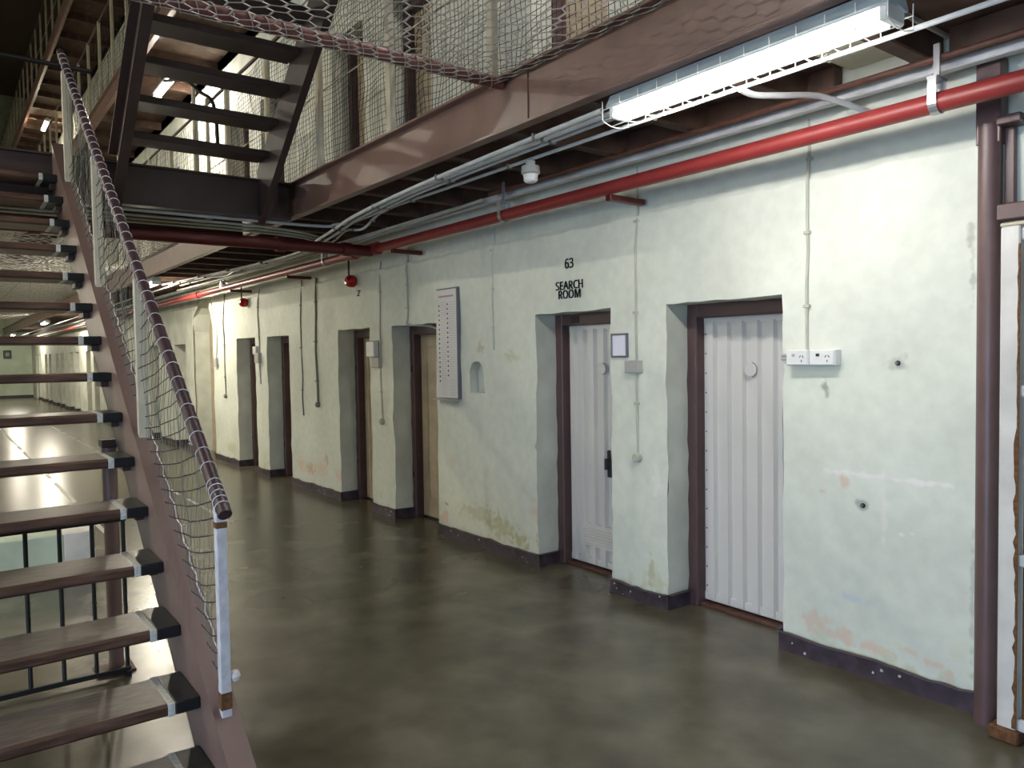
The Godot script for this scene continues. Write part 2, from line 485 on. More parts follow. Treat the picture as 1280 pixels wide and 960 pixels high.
# ------------------------------------------------------------------ lamps
func tube_lamp(at: Vector3, half: float, label: String, energy: float, lights: int, col := Color(1.0, 0.96, 0.87), hang := 0.0) -> void:    # at: middle of the tubes
	var t := thing("fluorescent_light", at, label, "light", "fluorescent battens under the galleries")
	var b := MB.new()
	b.prism([Vector2(-0.075, 0.035), Vector2(-0.045, 0.09), Vector2(0.045, 0.09), Vector2(0.075, 0.035), Vector2(0.068, 0.030), Vector2(0.0, 0.042), Vector2(-0.068, 0.030)], at + Vector3(0, 0, -half - 0.02), Vector3.RIGHT, Vector3.UP, Vector3(0, 0, 2.0 * half + 0.04))
	part("housing", b, mt.lampbody, t, "pale grey steel housing")
	for s in [-1.0, 1.0]:
		var g := MB.new()
		g.tube([at + Vector3(s * 0.032, 0, -half + 0.03), at + Vector3(s * 0.032, 0, half - 0.03)], 0.017, 12)
		part("tube", g, mt.tubeglow, t, "glowing white tube")
		addbox_cap(t, at + Vector3(0, 0.012, s * (half + 0.0)))
	if lights > 1:
		var gw := MB.new()
		for e in [[-0.085, 0.02], [-0.085, -0.028], [-0.03, -0.045], [0.03, -0.045], [0.085, -0.028], [0.085, 0.02]]:
			gw.tube([at + Vector3(e[0], e[1], -half - 0.03), at + Vector3(e[0], e[1], half + 0.03)], 0.0022, 5)
		for k in 13:
			var z := lerpf(-half - 0.03, half + 0.03, k / 12.0)
			gw.tube([at + Vector3(-0.085, 0.06, z), at + Vector3(-0.085, -0.028, z), at + Vector3(-0.03, -0.045, z), at + Vector3(0.03, -0.045, z), at + Vector3(0.085, -0.028, z), at + Vector3(0.085, 0.06, z)], 0.0022, 5)
		part("wire_guard", gw, mt.plastic, t, "white wire guard")
	if hang > 0.0:
		for s in [-0.4, 0.4]: part("hanger_rod", tb([at + Vector3(0, 0.085, s), at + Vector3(0, hang, s)], 0.006, 6), mt.framegrey, t)
	var a := AreaLight3D.new()
	a.name = "downlight"
	a.area_size = Vector2(0.10, 2.0 * half)
	a.light_energy = energy * 0.40
	a.light_color = col
	a.area_range = 40.0
	a.shadow_enabled = true
	a.rotation = Vector3(-PI / 2, 0, 0)
	t.add_child(a); a.position = Vector3(0, -0.052, 0)
	for k in lights:
		var o := OmniLight3D.new()
		o.name = "tube_light"
		o.light_energy = energy * 0.62 / lights
		o.light_color = col
		o.light_size = 0.03
		o.omni_range = 40.0; o.omni_attenuation = 2.0
		o.shadow_enabled = true
		t.add_child(o, true)
		o.position = Vector3(0, -0.03, lerpf(-half * 0.8, half * 0.8, (k + 0.5) / lights))
func addbox_cap(t: Node3D, at: Vector3) -> void:
	part("end_cap", bx(at.x - 0.06, at.x + 0.06, at.y - 0.03, at.y + 0.03, at.z - 0.015, at.z + 0.015, 0.006), mt.plastic, t)

# ------------------------------------------------------------------ doors
func rib_mesh() -> ArrayMesh:       # one corrugated door skin, 0.70 wide (along z), 1.78 high, in its own axes: x=0 skin, z from 0 to -0.70
	var m := MB.new()
	var prof := []
	var z := -0.035
	prof.append(Vector2(0.0, 0.0)); prof.append(Vector2(z, 0.0))
	while z > -0.62:
		prof.append_array([Vector2(z - 0.020, -0.0), Vector2(z - 0.032, -0.028), Vector2(z - 0.074, -0.028), Vector2(z - 0.086, 0.0)])
		z -= 0.106
	prof.append(Vector2(-0.70, 0.0))
	for i in prof.size() - 1:
		var a: Vector2 = prof[i]
		var b: Vector2 = prof[i + 1]
		m.quad(Vector3(a.y, 0.05, a.x), Vector3(a.y, 1.78, a.x), Vector3(b.y, 1.78, b.x), Vector3(b.y, 0.05, b.x), Vector3(-1, 0, 0))
	m.box(Vector3(0.003, 0.03, -0.70), Vector3(0.03, 1.79, 0.0))
	return m.mesh()
func cell_door(no_: int, d: Array, base: float, style: int, ribs: Mesh) -> void:
	var za: float = d[0]
	var zb: float = d[1]
	var top: float = d[2] + base
	var fm: Material = mt.frame
	var places := {1: "beside the double power socket", 0: "under the black SEARCH ROOM lettering", 2: "with a white conduit bending into its head", 3: "next to the small white wall box"}
	var label := "recessed cell door %d along the wall" % no_
	if style == 1: label = "white ribbed metal door in brown frame " + places[1]
	elif style == 0: label = "white ribbed metal door with bottom vent " + places[0]
	elif no_ == 3: label = "tan door in dark frame " + places[2]
	elif no_ == 4: label = "tan door in dark frame " + places[3]
	elif base > 1.0: label = "recessed tan cell door behind the gallery netting"
	else: label = "dark framed tan cell door in a deep plaster recess"
	var t := thing("door_%d" % no_, Vector3(3.82, base, (za + zb) * 0.5), label, "door", "cell doors behind gallery netting" if base > 1.0 else ("far cell doors along the ground floor" if no_ > 4 else ""), "structure")
	var fr := MB.new()
	addbox(fr, 3.776, 3.90, base, top + 0.02, zb - 0.02, zb + 0.07, 0.006)
	addbox(fr, 3.776, 3.90, base, top + 0.02, za - 0.07, za + 0.02, 0.006)
	addbox(fr, 3.776, 3.90, top - 0.085, top + 0.02, zb + 0.07, za - 0.07, 0.006)
	part("frame", fr, fm, t, "brown painted steel frame")
	if style < 2:
		var leaf := part_of("leaf", ribs, mt.doorwhite, t, Vector3(3.862, 0.0, za - 0.055) - t.position + Vector3(0, base, 0))
		leaf.set_meta("label", "white ribbed steel leaf")
		var rim := MB.new()
		addbox(rim, 3.853, 3.868, 0.035, 1.80, zb + 0.07, zb + 0.105, 0.002)
		addbox(rim, 3.853, 3.868, 0.035, 1.80, za - 0.105, za - 0.07, 0.002)
		addbox(rim, 3.851, 3.868, 1.77, 1.81, zb + 0.07, za - 0.07, 0.002)
		addbox(rim, 3.847, 3.868, 0.035, 0.085, zb + 0.07, za - 0.07, 0.003)
		part("rim", rim, mt.doorwhite, leaf)
		var rv := MB.new()
		for k in 14:
			for zz in [zb + 0.085, za - 0.088]:
				addbox(rv, 3.849, 3.854, 0.12 + k * 0.122, 0.128 + k * 0.122, zz - 0.004, zz + 0.004)
		part("rivet", rv, mt.frame, leaf)
		var sp := MB.new()
		var ctr := Vector3(3.832, 1.49, -2.73 if style == 1 else -3.985)
		sp.xf = Transform3D(Basis(Vector3.FORWARD, -PI / 2), ctr)
		sp.lathe([Vector2(0.0, 0.012), Vector2(0.036, 0.012), Vector2(0.042, 0.008), Vector2(0.042, -0.02)], 20)
		sp.xf = Transform3D()
		part("spyhole_cover", sp, mt.doorwhite, leaf, "round white spyhole cover")
		var rim2 := MB.new()
		var arc := []
		for k in 9: arc.append(ctr + Vector3(-0.006, sin(-1.3 + k * 0.325) * 0.044, cos(-1.3 + k * 0.325) * 0.044))
		rim2.tube(arc, 0.0035, 5)
		part("spyhole_rim", rim2, mt.greyconduit, leaf)
		part("threshold", bx(3.80, 3.90, 0.0, 0.022, zb + 0.07, za - 0.07, 0.005), mt.rustbrown, t)
	if style == 0:
		var v := MB.new()
		addbox(v, 3.835, 3.862, 0.17, 0.34, -4.25, -3.72, 0.004)
		part("vent_plate", v, mt.doorwhite, t, "white louvred vent plate")
		for k in 6:
			var l := MB.new()
			l.xf = Transform3D(Basis(Vector3.BACK, 0.5), Vector3(3.834, 0.20 + k * 0.021, -3.98))
			l.box(Vector3(-0.008, -0.0015, -0.22), Vector3(0.008, 0.0015, 0.22))
			part("vent_slat", l, mt.doorwhite, t)
		var hd := MB.new()
		addbox(hd, 3.825, 3.85, 0.71, 0.905, -3.94, -3.90, 0.004)
		addbox(hd, 3.78, 3.83, 0.77, 0.85, -3.925, -3.905, 0.004)
		part("handle", hd, mt.black, t, "black pull handle")
		part("lintel_plate", bx(3.768, 3.78, 1.825, 1.875, -4.25, -4.16, 0.002), mt.slot, t, "small black plate")
	if style >= 2:
		var lf := MB.new()
		addbox(lf, 3.86, 3.895, base + 0.02, top - 0.085, zb + 0.07, za - 0.07)
		addbox(lf, 3.850, 3.862, base + 0.02, top - 0.10, zb + 0.09, zb + 0.19, 0.004)
		addbox(lf, 3.850, 3.862, base + 0.02, top - 0.10, za - 0.19, za - 0.09, 0.004)
		addbox(lf, 3.850, 3.862, top - 0.21, top - 0.10, zb + 0.19, za - 0.19, 0.004)
		addbox(lf, 3.850, 3.862, base + 0.02, base + 0.2, zb + 0.19, za - 0.19, 0.004)
		part("leaf", lf, mt.rosedoor if no_ == 13 else mt.tan, t, "tan painted leaf")
		var hg := MB.new()
		for yy in [0.4, 1.45]: addbox(hg, 3.768, 3.78, base + yy, base + yy + 0.05, zb + 0.02, zb + 0.035)
		part("hinge", hg, mt.black, t)

# ------------------------------------------------------------------ galleries
func gallery(k: int, lab: String) -> void:
	var fl := 3.1 * k
	var t := thing("gallery", Vector3(3.05, fl, -18.0), lab, "gallery")
	part("deck", bx(FX + 0.01, W - 0.002, fl - 0.13, fl, -41.0, 5.0), mt.under, t, "dark brown boarded floor seen from below")
	var segs := [[5.0, -3.23], [-3.23, -41.0]] if k == 1 else [[5.0, -41.0]]
	for s in segs:
		var f := MB.new()
		addbox(f, FX, FX + 0.012, fl - 0.30, fl + 0.0, s[1], s[0])
		addbox(f, FX - 0.055, FX + 0.012, fl - 0.012, fl + 0.004, s[1], s[0], 0.002)
		addbox(f, FX - 0.055, FX + 0.012, fl - 0.304, fl - 0.288, s[1], s[0], 0.002)
		part("fascia_beam", f, mt.fascia, t, "brown painted steel channel")
	if k == 1:
		part("splice_plate", bx(FX - 0.008, FX, fl - 0.288, fl - 0.012, -3.30, -3.16, 0.002), mt.fascia, t)
		var z := 0.9
		while z > -16.0:
			part("joist", bx(FX + 0.012, W - 0.03, fl - 0.27, fl - 0.12, z - 0.04, z + 0.04, 0.006), mt.under, t)
			z -= 0.62
		part("added_dark_strip", bx(3.50, W - 0.002, fl - 0.275, fl - 0.132, -41.0, -2.02, 0.005), mt.under, t)  # added dark strip, darkens the pale wall seen between the joists
		part("added_dark_strip", bx(3.50, W - 0.002, fl - 0.275, fl - 0.132, -1.5, 5.0, 0.005), mt.under, t)  # near length of the same added strip, stands in for dark gaps
		part("soffit_board", bx(3.12, W - 0.004, fl - 0.155, fl - 0.131, -1.98, -1.53, 0.003), mt.creamboard, t, "cream painted soffit board")
	else:
		var j := MB.new()
		var z2 := 0.0
		while z2 > -40.0:
			addbox(j, FX + 0.012, W - 0.002, fl - 0.26, fl - 0.12, z2 - 0.04, z2 + 0.04)
			z2 -= 1.2
		part("joist_row", j, mt.under, t).set_meta("kind", "stuff")
	# balustrade
	var b := thing("balustrade", Vector3(FX - 0.02, fl, -18.0), ["", "white posts and black net along the first gallery edge", "white posts along the second gallery edge", "white posts along the topmost gallery edge"][k], "balustrade")
	var pm := bx(-0.022, 0.022, 0.0, 1.34, -0.028, 0.028, 0.004).mesh()
	var posts := []
	var pz := 2.4
	while pz > -40.0:
		part_of("post", pm, mt.cream, b, Vector3(FX - 0.02, fl, pz) - b.position)
		posts.append(pz)
		pz -= 1.17
	var rl := MB.new()
	rl.tube([Vector3(FX - 0.02, fl + 1.32, 3.0), Vector3(FX - 0.02, fl + 1.32, -40.5)], 0.018, 6)
	part("top_rail", rl, mt.darksteel, b)
	var md := MB.new()
	md.tube([Vector3(FX + 0.01, fl + 0.62, 3.0), Vector3(FX + 0.01, fl + 0.62, -40.5)], 0.006, 5)
	part("mid_cable", md, mt.cream, b)
	var last := -20.0 if k == 1 else (-18.0 if k == 2 else 0.0)
	for i in posts.size() - 1:
		if posts[i] < last or posts[i] > 0.2 or k == 3: continue
		var m := MB.new()
		var c := 0.042 if posts[i] > -8.0 and k == 1 else 0.085
		var nz := int(1.17 / c)
		var ny := int(1.28 / c)
		var x0 := FX + 0.012
		var wob := func(y: float, z: float) -> Vector3:
			return Vector3(x0 + n_low.get_noise_2d(z * 3.0, y * 3.0 + 200.0) * 0.03, y + n_low.get_noise_2d(z * 2.0, y * 2.0 + 90.0) * 0.03, z + n_low.get_noise_2d(y * 3.0, z * 3.0 + 55.0) * 0.02)
		for a in nz:
			var zz: float = posts[i] - 1.17 * a / nz
			var pts := []
			for q in 7: pts.append(wob.call(fl + 0.02 + 1.28 * q / 6.0, zz))
			m.tube(pts, 0.0022, 3, false)
		for a in ny + 1:
			var yy: float = fl + 0.02 + 1.28 * a / ny
			var pts2 := []
			for q in 7: pts2.append(wob.call(yy, posts[i] - 1.17 * q / 6.0))
			m.tube(pts2, 0.0022, 3, false)
		part("net_panel", m, mt.netblack, b, "black cord net")

# ------------------------------------------------------------------ hexagonal wire net lying at y, sagging between its edges
func wire_net(x0: float, x1: float, z0: float, z1: float, y: float, sag: float, a: float, r: float) -> MB:
	var m := MB.new()
	var sx := sqrt(3.0) * a
	var sz := 1.5 * a
	var f := func(x: float, z: float) -> Vector3:
		var u: float = clampf((x - x0) / (x1 - x0), 0.0, 1.0)
		var v: float = clampf((z - z0) / (z1 - z0), 0.0, 1.0)
		var s: float = sqrt(maxf(0.0, 1.0 - pow(2.0 * u - 1.0, 4.0))) * sqrt(maxf(0.0, 1.0 - pow(2.0 * v - 1.0, 6.0)))
		return Vector3(clampf(x, x0, x1), y - sag * s + n_low.get_noise_2d(x * 3.0, z * 3.0) * 0.02 * s, clampf(z, z0, z1))
	var nz := int((z1 - z0) / sz)
	var nx := int((x1 - x0) / sx)
	for j in nz + 1:
		for i in nx + 1:
			var cx := x0 + sx * (i + 0.5 * (j % 2))
			var cz := z0 + sz * j
			var p0: Vector3 = f.call(cx, cz - a * 0.5 + a * 0.0)
			var p1: Vector3 = f.call(cx, cz + a * 0.5)
			var p2: Vector3 = f.call(cx + sx * 0.5, cz + a)
			var p3: Vector3 = f.call(cx - sx * 0.5, cz + a)
			if p0.distance_to(p1) > 0.01: m.tube([p0, p1], r * 1.7, 3, false)
			if p1.distance_to(p2) > 0.01: m.tube([p1, p2], r, 3, false)
			if p1.distance_to(p3) > 0.01: m.tube([p1, p3], r, 3, false)
	return m

func conduit(z: float, y1: float, y0: float, r: float, m: Material, label: String, ending := 0) -> Node3D:
	var t := thing("wall_conduit", Vector3(W, y0, z), label, "conduit")
	var pts := []
	for k in 8:
		var y := lerpf(y1, y0, k / 7.0)
		pts.append(Vector3(P(y, z).x - r * 0.8, y, z + n_mid.get_noise_2d(y * 4.0, z * 9.0) * 0.006))
	part("pipe", tb(pts, r, 8), m, t)
	for k in 3:
		var yy := lerpf(y1, y0, (k + 0.6) / 3.2)
		var xw := P(yy, z).x
		part("saddle_clip", bx(xw - 2.0 * r - 0.003, xw + 0.004, yy - 0.008, yy + 0.008, z - r * 2.2, z + r * 2.2, 0.002), m, t)
	if ending == 1:
		var b := MB.new()
		b.xf = Transform3D(Basis(Vector3.FORWARD, -PI / 2), Vector3(W, y0, z))
		b.lathe([Vector2(0.0, 0.035), Vector2(0.022, 0.035), Vector2(0.03, 0.028), Vector2(0.033, -0.02)], 16)
		part("round_end_box", b, m, t)
	return t

func stair_string(t: Node3D, called: String, x0: float, x1: float, slope: float, ctop: float, cbot: float, z_a: float, z_b: float, m: Material, fl_dir: float) -> void:
	# channel string in the plane x0..x1: web on the x0 side, flanges towards x1; y = c + slope * z
	var web := MB.new()
	var poly := []
	var full := [ctop, cbot]
	ctop -= 0.005; cbot += 0.005
	if z_a == -2.2:
		poly = [Vector2(ctop / -slope, 0.0), Vector2(cbot / -slope, 0.0), Vector2(z_b, cbot + slope * z_b), Vector2(z_b, ctop + slope * z_b)]
	else:
		poly = [Vector2(z_a, ctop + slope * z_a), Vector2(z_a, cbot + slope * z_a), Vector2(z_b, cbot + slope * z_b), Vector2(z_b, ctop + slope * z_b)]
	web.prism(poly, Vector3(x0, 0, 0), Vector3(0, 0, 1), Vector3(0, 1, 0), Vector3(0.012 * fl_dir, 0, 0))
	for e in [[full[0], -0.014], [full[1], 0.014]]:
		var zs: float = (e[0] / -slope) if z_a == -2.2 else z_a
		var fl := [Vector2(zs, e[0] + slope * zs), Vector2(z_b, e[0] + slope * z_b), Vector2(z_b, e[0] + slope * z_b + e[1]), Vector2(zs, maxf(e[0] + slope * zs + e[1], 0.0 if z_a == -2.2 else -100.0))]
		web.prism(fl, Vector3(x0 - 0.001 * fl_dir, 0, 0), Vector3(0, 0, 1), Vector3(0, 1, 0), Vector3(x1 - x0, 0, 0))
	part(called, web, m, t, "brown painted channel string")

func _ready() -> void:
	rng.seed = 7
	n_low.seed = 11; n_low.frequency = 1.0; n_low.fractal_octaves = 2
	n_mid.seed = 12; n_mid.frequency = 1.0; n_mid.fractal_octaves = 3
	# ---------------- camera, sky, daylight, exposure
	var cam := Camera3D.new()
	cam.name = "camera"
	cam.fov = 53.43
	cam.near = 0.05; cam.far = 200.0
	cam.transform = Transform3D(Basis(Vector3.UP, -0.6478) * Basis(Vector3.RIGHT, -0.0383) * Basis(Vector3.BACK, -0.015577), Vector3(0, EYE, 0))
	add_child(cam)
	var env := Environment.new()
	env.background_mode = Environment.BG_SKY
	var sky := Sky.new()
	var sm := ProceduralSkyMaterial.new()
	sm.sky_top_color = Color(0.55, 0.70, 0.95); sm.sky_horizon_color = Color(0.80, 0.88, 1.0)
	sm.ground_bottom_color = Color(0.45, 0.45, 0.45); sm.ground_horizon_color = Color(0.65, 0.68, 0.72)
	sm.sky_energy_multiplier = 2.0
	sky.sky_material = sm
	env.sky = sky
	env.tonemap_mode = Environment.TONE_MAPPER_LINEAR
	env.tonemap_exposure = 1.0
	env.sdfgi_enabled = true; env.ssao_enabled = true; env.ssil_enabled = true
	var we := WorldEnvironment.new()
	we.name = "environment"
	we.environment = env
	add_child(we)
	var day := AreaLight3D.new()          # daylight entering by the wide doorway in the left-hand wall
	day.name = "doorway_daylight"
	day.area_size = Vector2(2.6, 2.6)
	day.light_energy = 25.0
	day.light_color = Color(0.76, 0.87, 1.0)
	day.area_range = 60.0
	day.shadow_enabled = true
	day.transform = Transform3D(Basis(Vector3.UP, -PI / 2), Vector3(-4.58, 1.35, 0.7))
	add_child(day)

	make_materials()
	build_shell()
	build_galleries()
	build_stairs()
	build_services()
	build_wall_fittings()
	build_extras()

func build_shell() -> void:
	doors = [[-2.355, -3.16, 1.895], [-3.64, -4.43, 1.895], [-5.84, -6.66, 1.895], [-7.14, -7.92, 1.9], [-9.375, -10.18, 1.89], [-10.665, -11.475, 1.9], [-14.35, -15.1, 1.88]]
	var z := -16.4
	while z > -39.0:
		doors.append([z, z - 0.8, 1.9]); doors.append([z - 1.3, z - 2.1, 1.9])
		z -= 3.49
	single("floor", bx(-4.9, 4.4, -0.2, 0.0, -41.4, 5.4), mt.floor, Vector3(0, 0, -18), "polished grey brown concrete floor of the cell wing", "floor", "", "structure")
	# right wall, ground floor
	var painted := mat("painted_plaster", Color.WHITE, 0.72)
	painted.albedo_texture = wall_texture()
	painted.heightmap_enabled = false
	painted.texture_repeat = false
	var wr := thing("wall_right", Vector3(W, 0, -18), "pale green plaster wall with recessed cell doors", "wall", "", "structure")
	part_of("wall_face", wall_st(-1.2, -13.0, 0.1, true), painted, wr, -wr.position)
	part_of("wall_face", wall_st(5.0, -1.2, 0.4, false), mt.plaster, wr, -wr.position)
	part_of("wall_face", wall_st(-13.0, -41.0, 0.4, false), mt.plaster, wr, -wr.position)
	for d in doors: part("door_reveal", reveal_mb(d, 3.80), mt.plaster, wr)
	# arched passage and niche
	var am := MB.new()
	for k in 12:
		var z0 := -12.66 - 1.19 * k / 12.0
		var z1 := -12.66 - 1.19 * (k + 1) / 12.0
		am.quad(P(arch_y(z0), z0), P(arch_y(z1), z1), Vector3(4.0, arch_y(z1), z1), Vector3(4.0, arch_y(z0), z0), Vector3.DOWN)
	am.quad(Vector3(W, 0, -12.66), Vector3(W, 2.08, -12.66), Vector3(4.0, 2.08, -12.66), Vector3(4.0, 0, -12.66), Vector3(0, 0, -1))
	am.quad(Vector3(W, 0, -13.85), Vector3(W, 2.08, -13.85), Vector3(4.0, 2.08, -13.85), Vector3(4.0, 0, -13.85), Vector3(0, 0, 1))
	part("arch_reveal", am, mt.plaster, wr)
	var nm := MB.new()
	var nx := W + 0.085
	for k in 8:
		var z0 := -5.11 - 0.2 * k / 8.0
		var z1 := -5.11 - 0.2 * (k + 1) / 8.0
		nm.quad(P(niche_y(z0), z0), P(niche_y(z1), z1), Vector3(nx, niche_y(z1), z1), Vector3(nx, niche_y(z0), z0), Vector3.DOWN)
		nm.quad(P(1.29, z0), P(1.29, z1), Vector3(nx, 1.29, z1), Vector3(nx, 1.29, z0), Vector3.UP)
		nm.quad(Vector3(nx, 1.28, z0), Vector3(nx, 1.28, z1), Vector3(nx, niche_y(z1) + 0.01, z1), Vector3(nx, niche_y(z0) + 0.01, z0), Vector3.LEFT)
	for e in [-5.11, -5.31]:
		nm.quad(P(1.29, e), P(1.455, e), Vector3(nx, 1.47, e), Vector3(nx, 1.28, e), Vector3(0, 0, -1.0 if e > -5.2 else 1.0))
	part("niche", nm, mt.plaster, wr, "small arched niche")
	part("core", bx(3.93, 4.3, 0, 13.5, -41.2, 5.2), mt.plaster, wr)
	# upper storeys
	for k in [1, 2, 3]:
		var up := MB.new()
		var fl: float = 3.1 * k
		var prev := 5.0
		var list := [[4.62, 3.82], [3.3, 2.55], [1.13, 0.33], [-0.15, -0.94]]
		for d in doors: list.append([d[0], d[1]])
		for d in list:
			addbox(up, W, 3.95, fl - 0.30, fl + 3.1, d[0], prev)
			addbox(up, W, 3.95, fl + 1.92, fl + 3.1, d[1], d[0])
			addbox(up, W, 3.95, fl - 0.30, fl, d[1], d[0])
			prev = d[1]
		addbox(up, W, 3.95, fl - 0.30, fl + 3.1, -41.0, prev)
		part("upper_wall", up, mt.plaster, wr)
	# other walls and the roof
	var wl := MB.new()
	addbox(wl, -5.0, -4.6, 0, 13.5, 5.2, 2.0)
	addbox(wl, -5.0, -4.6, 0, 13.5, -0.6, -41.2)
	addbox(wl, -5.0, -4.6, 2.65, 13.5, -0.6, 2.0)
	single("wall_left", wl, mt.plaster, Vector3(-4.6, 0, -18), "plain plaster wall with a wide open doorway", "wall", "", "structure")
	single("wall_far", bx(-5.0, 4.3, 0, 13.5, -41.4, -41.0), mt.endwall, Vector3(0, 0, -41), "pale green end wall closing the long hall", "wall", "", "structure")
	single("wall_near", bx(-5.0, 4.3, 0, 13.5, 5.0, 5.4), mt.plaster, Vector3(0, 0, 5), "plain plaster end wall", "wall", "", "structure")
	single("ceiling", bx(-5.0, 4.3, 13.5, 13.8, -41.4, 5.4), mt.roof, Vector3(0, 13.5, -18), "dark roof high above the hall", "ceiling", "", "structure")
	single("baseboard_far", bx(-4.6, W, 0, 0.12, -41.0, -40.98), mt.skirting, Vector3(0, 0, -41), "dark skirting at the foot of the end wall", "skirting", "", "structure")
	# skirting of the right wall
	var edges := [[-1.40, -2.355]]
	for i in doors.size() - 1:
		if doors[i][1] > -12.0 and doors[i + 1][0] < -13.0:
			edges.append([doors[i][1], -12.66]); edges.append([-13.85, doors[i + 1][0]])
		else: edges.append([doors[i][1], doors[i + 1][0]])
	var names := ["chipped dark purple skirting below the power socket", "dark purple skirting round the pier between the white doors", "chipped dark skirting below the notice board and niche", "dark skirting round the pier with the small white box", "dark skirting below the two thin conduits"]
	for i in edges.size():
		var e: Array = edges[i]
		var mid := Vector3(W, 0, (e[0] + e[1]) * 0.5)
		var o := thing("baseboard_right", mid, names[i] if i < names.size() else "dark skirting between the far cell doors", "skirting", "" if i < names.size() else "far skirting", "structure")
		part("skirting_band", skirt(e[0], e[1], i > 0, true), mt.skirting, o)
		if i < 5:
			var ch := MB.new()
			for k in 5:
				var zz: float = lerpf(e[0], e[1], rng.randf_range(0.03, 0.97))
				var yy := rng.randf_range(0.012, 0.08)
				var xx := P(0.05, zz).x - 0.0145
				var r := rng.randf_range(0.003, 0.009)
				var poly := []
				for q in 7: poly.append(Vector2(cos(TAU * q / 7.0) * r * rng.randf_range(0.6, 1.3), sin(TAU * q / 7.0) * r * rng.randf_range(0.5, 1.2)))
				ch.prism(poly, Vector3(xx, yy, zz), Vector3(0, 0, 1), Vector3.UP, Vector3(0.004, 0, 0))
			part("paint_chip", ch, mt.chip, o, "bare chips in the paint").set_meta("kind", "stuff")
	var ribs := rib_mesh()
	for i in doors.size():
		cell_door(i + 1, doors[i], 0.0, 1 if i == 0 else (0 if i == 1 else 2), ribs)
	var no_ := doors.size() + 1
	for d in [[-0.15, -0.94, 1.9], doors[0], doors[1], doors[2], doors[3], doors[4], doors[5], doors[6]]:
		cell_door(no_, [d[0], d[1], 1.92], 3.1, 2, ribs)
		no_ += 1
	# timber door in the arch
	var ad := thing("door_%d" % no_, Vector3(3.9, 0, -13.25), "timber door standing in the arched passage", "door", "", "structure")
	part("leaf", bx(3.86, 3.92, 0, 2.6, -13.84, -12.67), mt.tan, ad)
	part("door_post", bx(3.70, 3.80, 0, 2.5, -12.76, -12.665, 0.006), mt.tan, ad)
	var hb := MB.new()
	for yy in [0.55, 0.95, 1.75]: addbox(hb, 3.66, 3.72, yy, yy + 0.05, -12.80, -12.67)
	part("hinge", hb, mt.rustbrown, ad)
	# painted guide lines on the floor
	for x in [1.22, 2.27]:
		var t := thing("floor_line", Vector3(x, 0, -14), "broken white line painted along the floor", "floor marking", "white floor lines")
		var zz := -7.6
		while zz > -22.0:
			var ln := rng.randf_range(0.5, 2.2)
			part("dash", bx(x - 0.02, x + 0.02, 0.0, 0.002, zz - ln, zz), mt.whiteline, t)
			zz -= ln + rng.randf_range(0.15, 0.6)

func build_galleries() -> void:
	gallery(1, "brown steel gallery directly above the ground floor doors")
	gallery(2, "second steel gallery two storeys up the wall")
	gallery(3, "topmost steel gallery high on the wall")
	for y in [3.1, 6.2]:
		var og := thing("gallery", Vector3(-4.1, y, -18), ("lower" if y < 4.0 else "upper") + " steel gallery on the opposite side of the hall", "gallery")
		part("deck", bx(-4.6, -3.55, y - 0.13, y, -41.0, 5.0), mt.under, og)
		part("fascia_beam", bx(-3.55, -3.54, y - 0.3, y, -41.0, 5.0), mt.fascia, og)
	# cross landing at first floor level, where the lower stair arrives
	var l := thing("landing", Vector3(0, 3.08, -7.0), "brown steel landing bridging the hall above the lower stair", "landing")
	part("deck", bx(-3.53, FX, 2.98, 3.08, -7.62, -6.40), mt.under, l)
	for zz in [-6.38, -7.62]:
		var b := MB.new()
		addbox(b, -3.53, FX - 0.06, 2.78, 3.085, zz - 0.012, zz)
		addbox(b, -3.53, FX - 0.06, 2.775, 2.79, zz - 0.06, zz + 0.045, 0.002)
		addbox(b, -3.53, FX - 0.06, 3.072, 3.088, zz - 0.06, zz + 0.045, 0.002)
		part("cross_beam", b, mt.darksteel, l, "dark brown steel cross beam")
	for x in [1.0, 2.0, 0.0, -1.0]: part("rib_beam", bx(x - 0.03, x + 0.03, 2.85, 2.98, -7.6, -6.4), mt.darksteel, l)
	# pipe that carries the net, and the nets
	var pk := thing("net_pipe", Vector3(0, 3.07, -3.37), "faded pink pipe carrying the edge of the wire net", "pipe")
	part("pipe", tb([Vector3(-4.6, 3.07, -3.37), Vector3(FX - 0.02, 3.07, -3.37)], 0.032, 12), mt.pink, pk)
	var sp := MB.new()
	var pts := []
	for k in 620:
		var x := -1.2 + 3.66 * k / 619.0
		var ang := x * TAU / 0.075
		pts.append(Vector3(x, 3.07 + cos(ang) * 0.036, -3.37 + sin(ang) * 0.036))
	sp.tube(pts, 0.003, 4, false)
	part("lashing_wire", sp, mt.wire, pk, "spiral lashing wire")
	single("safety_net", wire_net(-1.2, FX - 0.05, -3.40, 1.8, 3.06, 0.10, 0.052, 0.0030), mt.wire, Vector3(0, 3.0, -1.0), "twisted hexagonal wire net hung beside the fluorescent light", "net")
	single("safety_net", wire_net(-1.2, FX - 0.05, -30.0, -7.68, 3.06, 0.14, 0.06, 0.0036), mt.wire, Vector3(0, 3.0, -18.0), "long hexagonal wire net hung beyond the cross landing", "net")

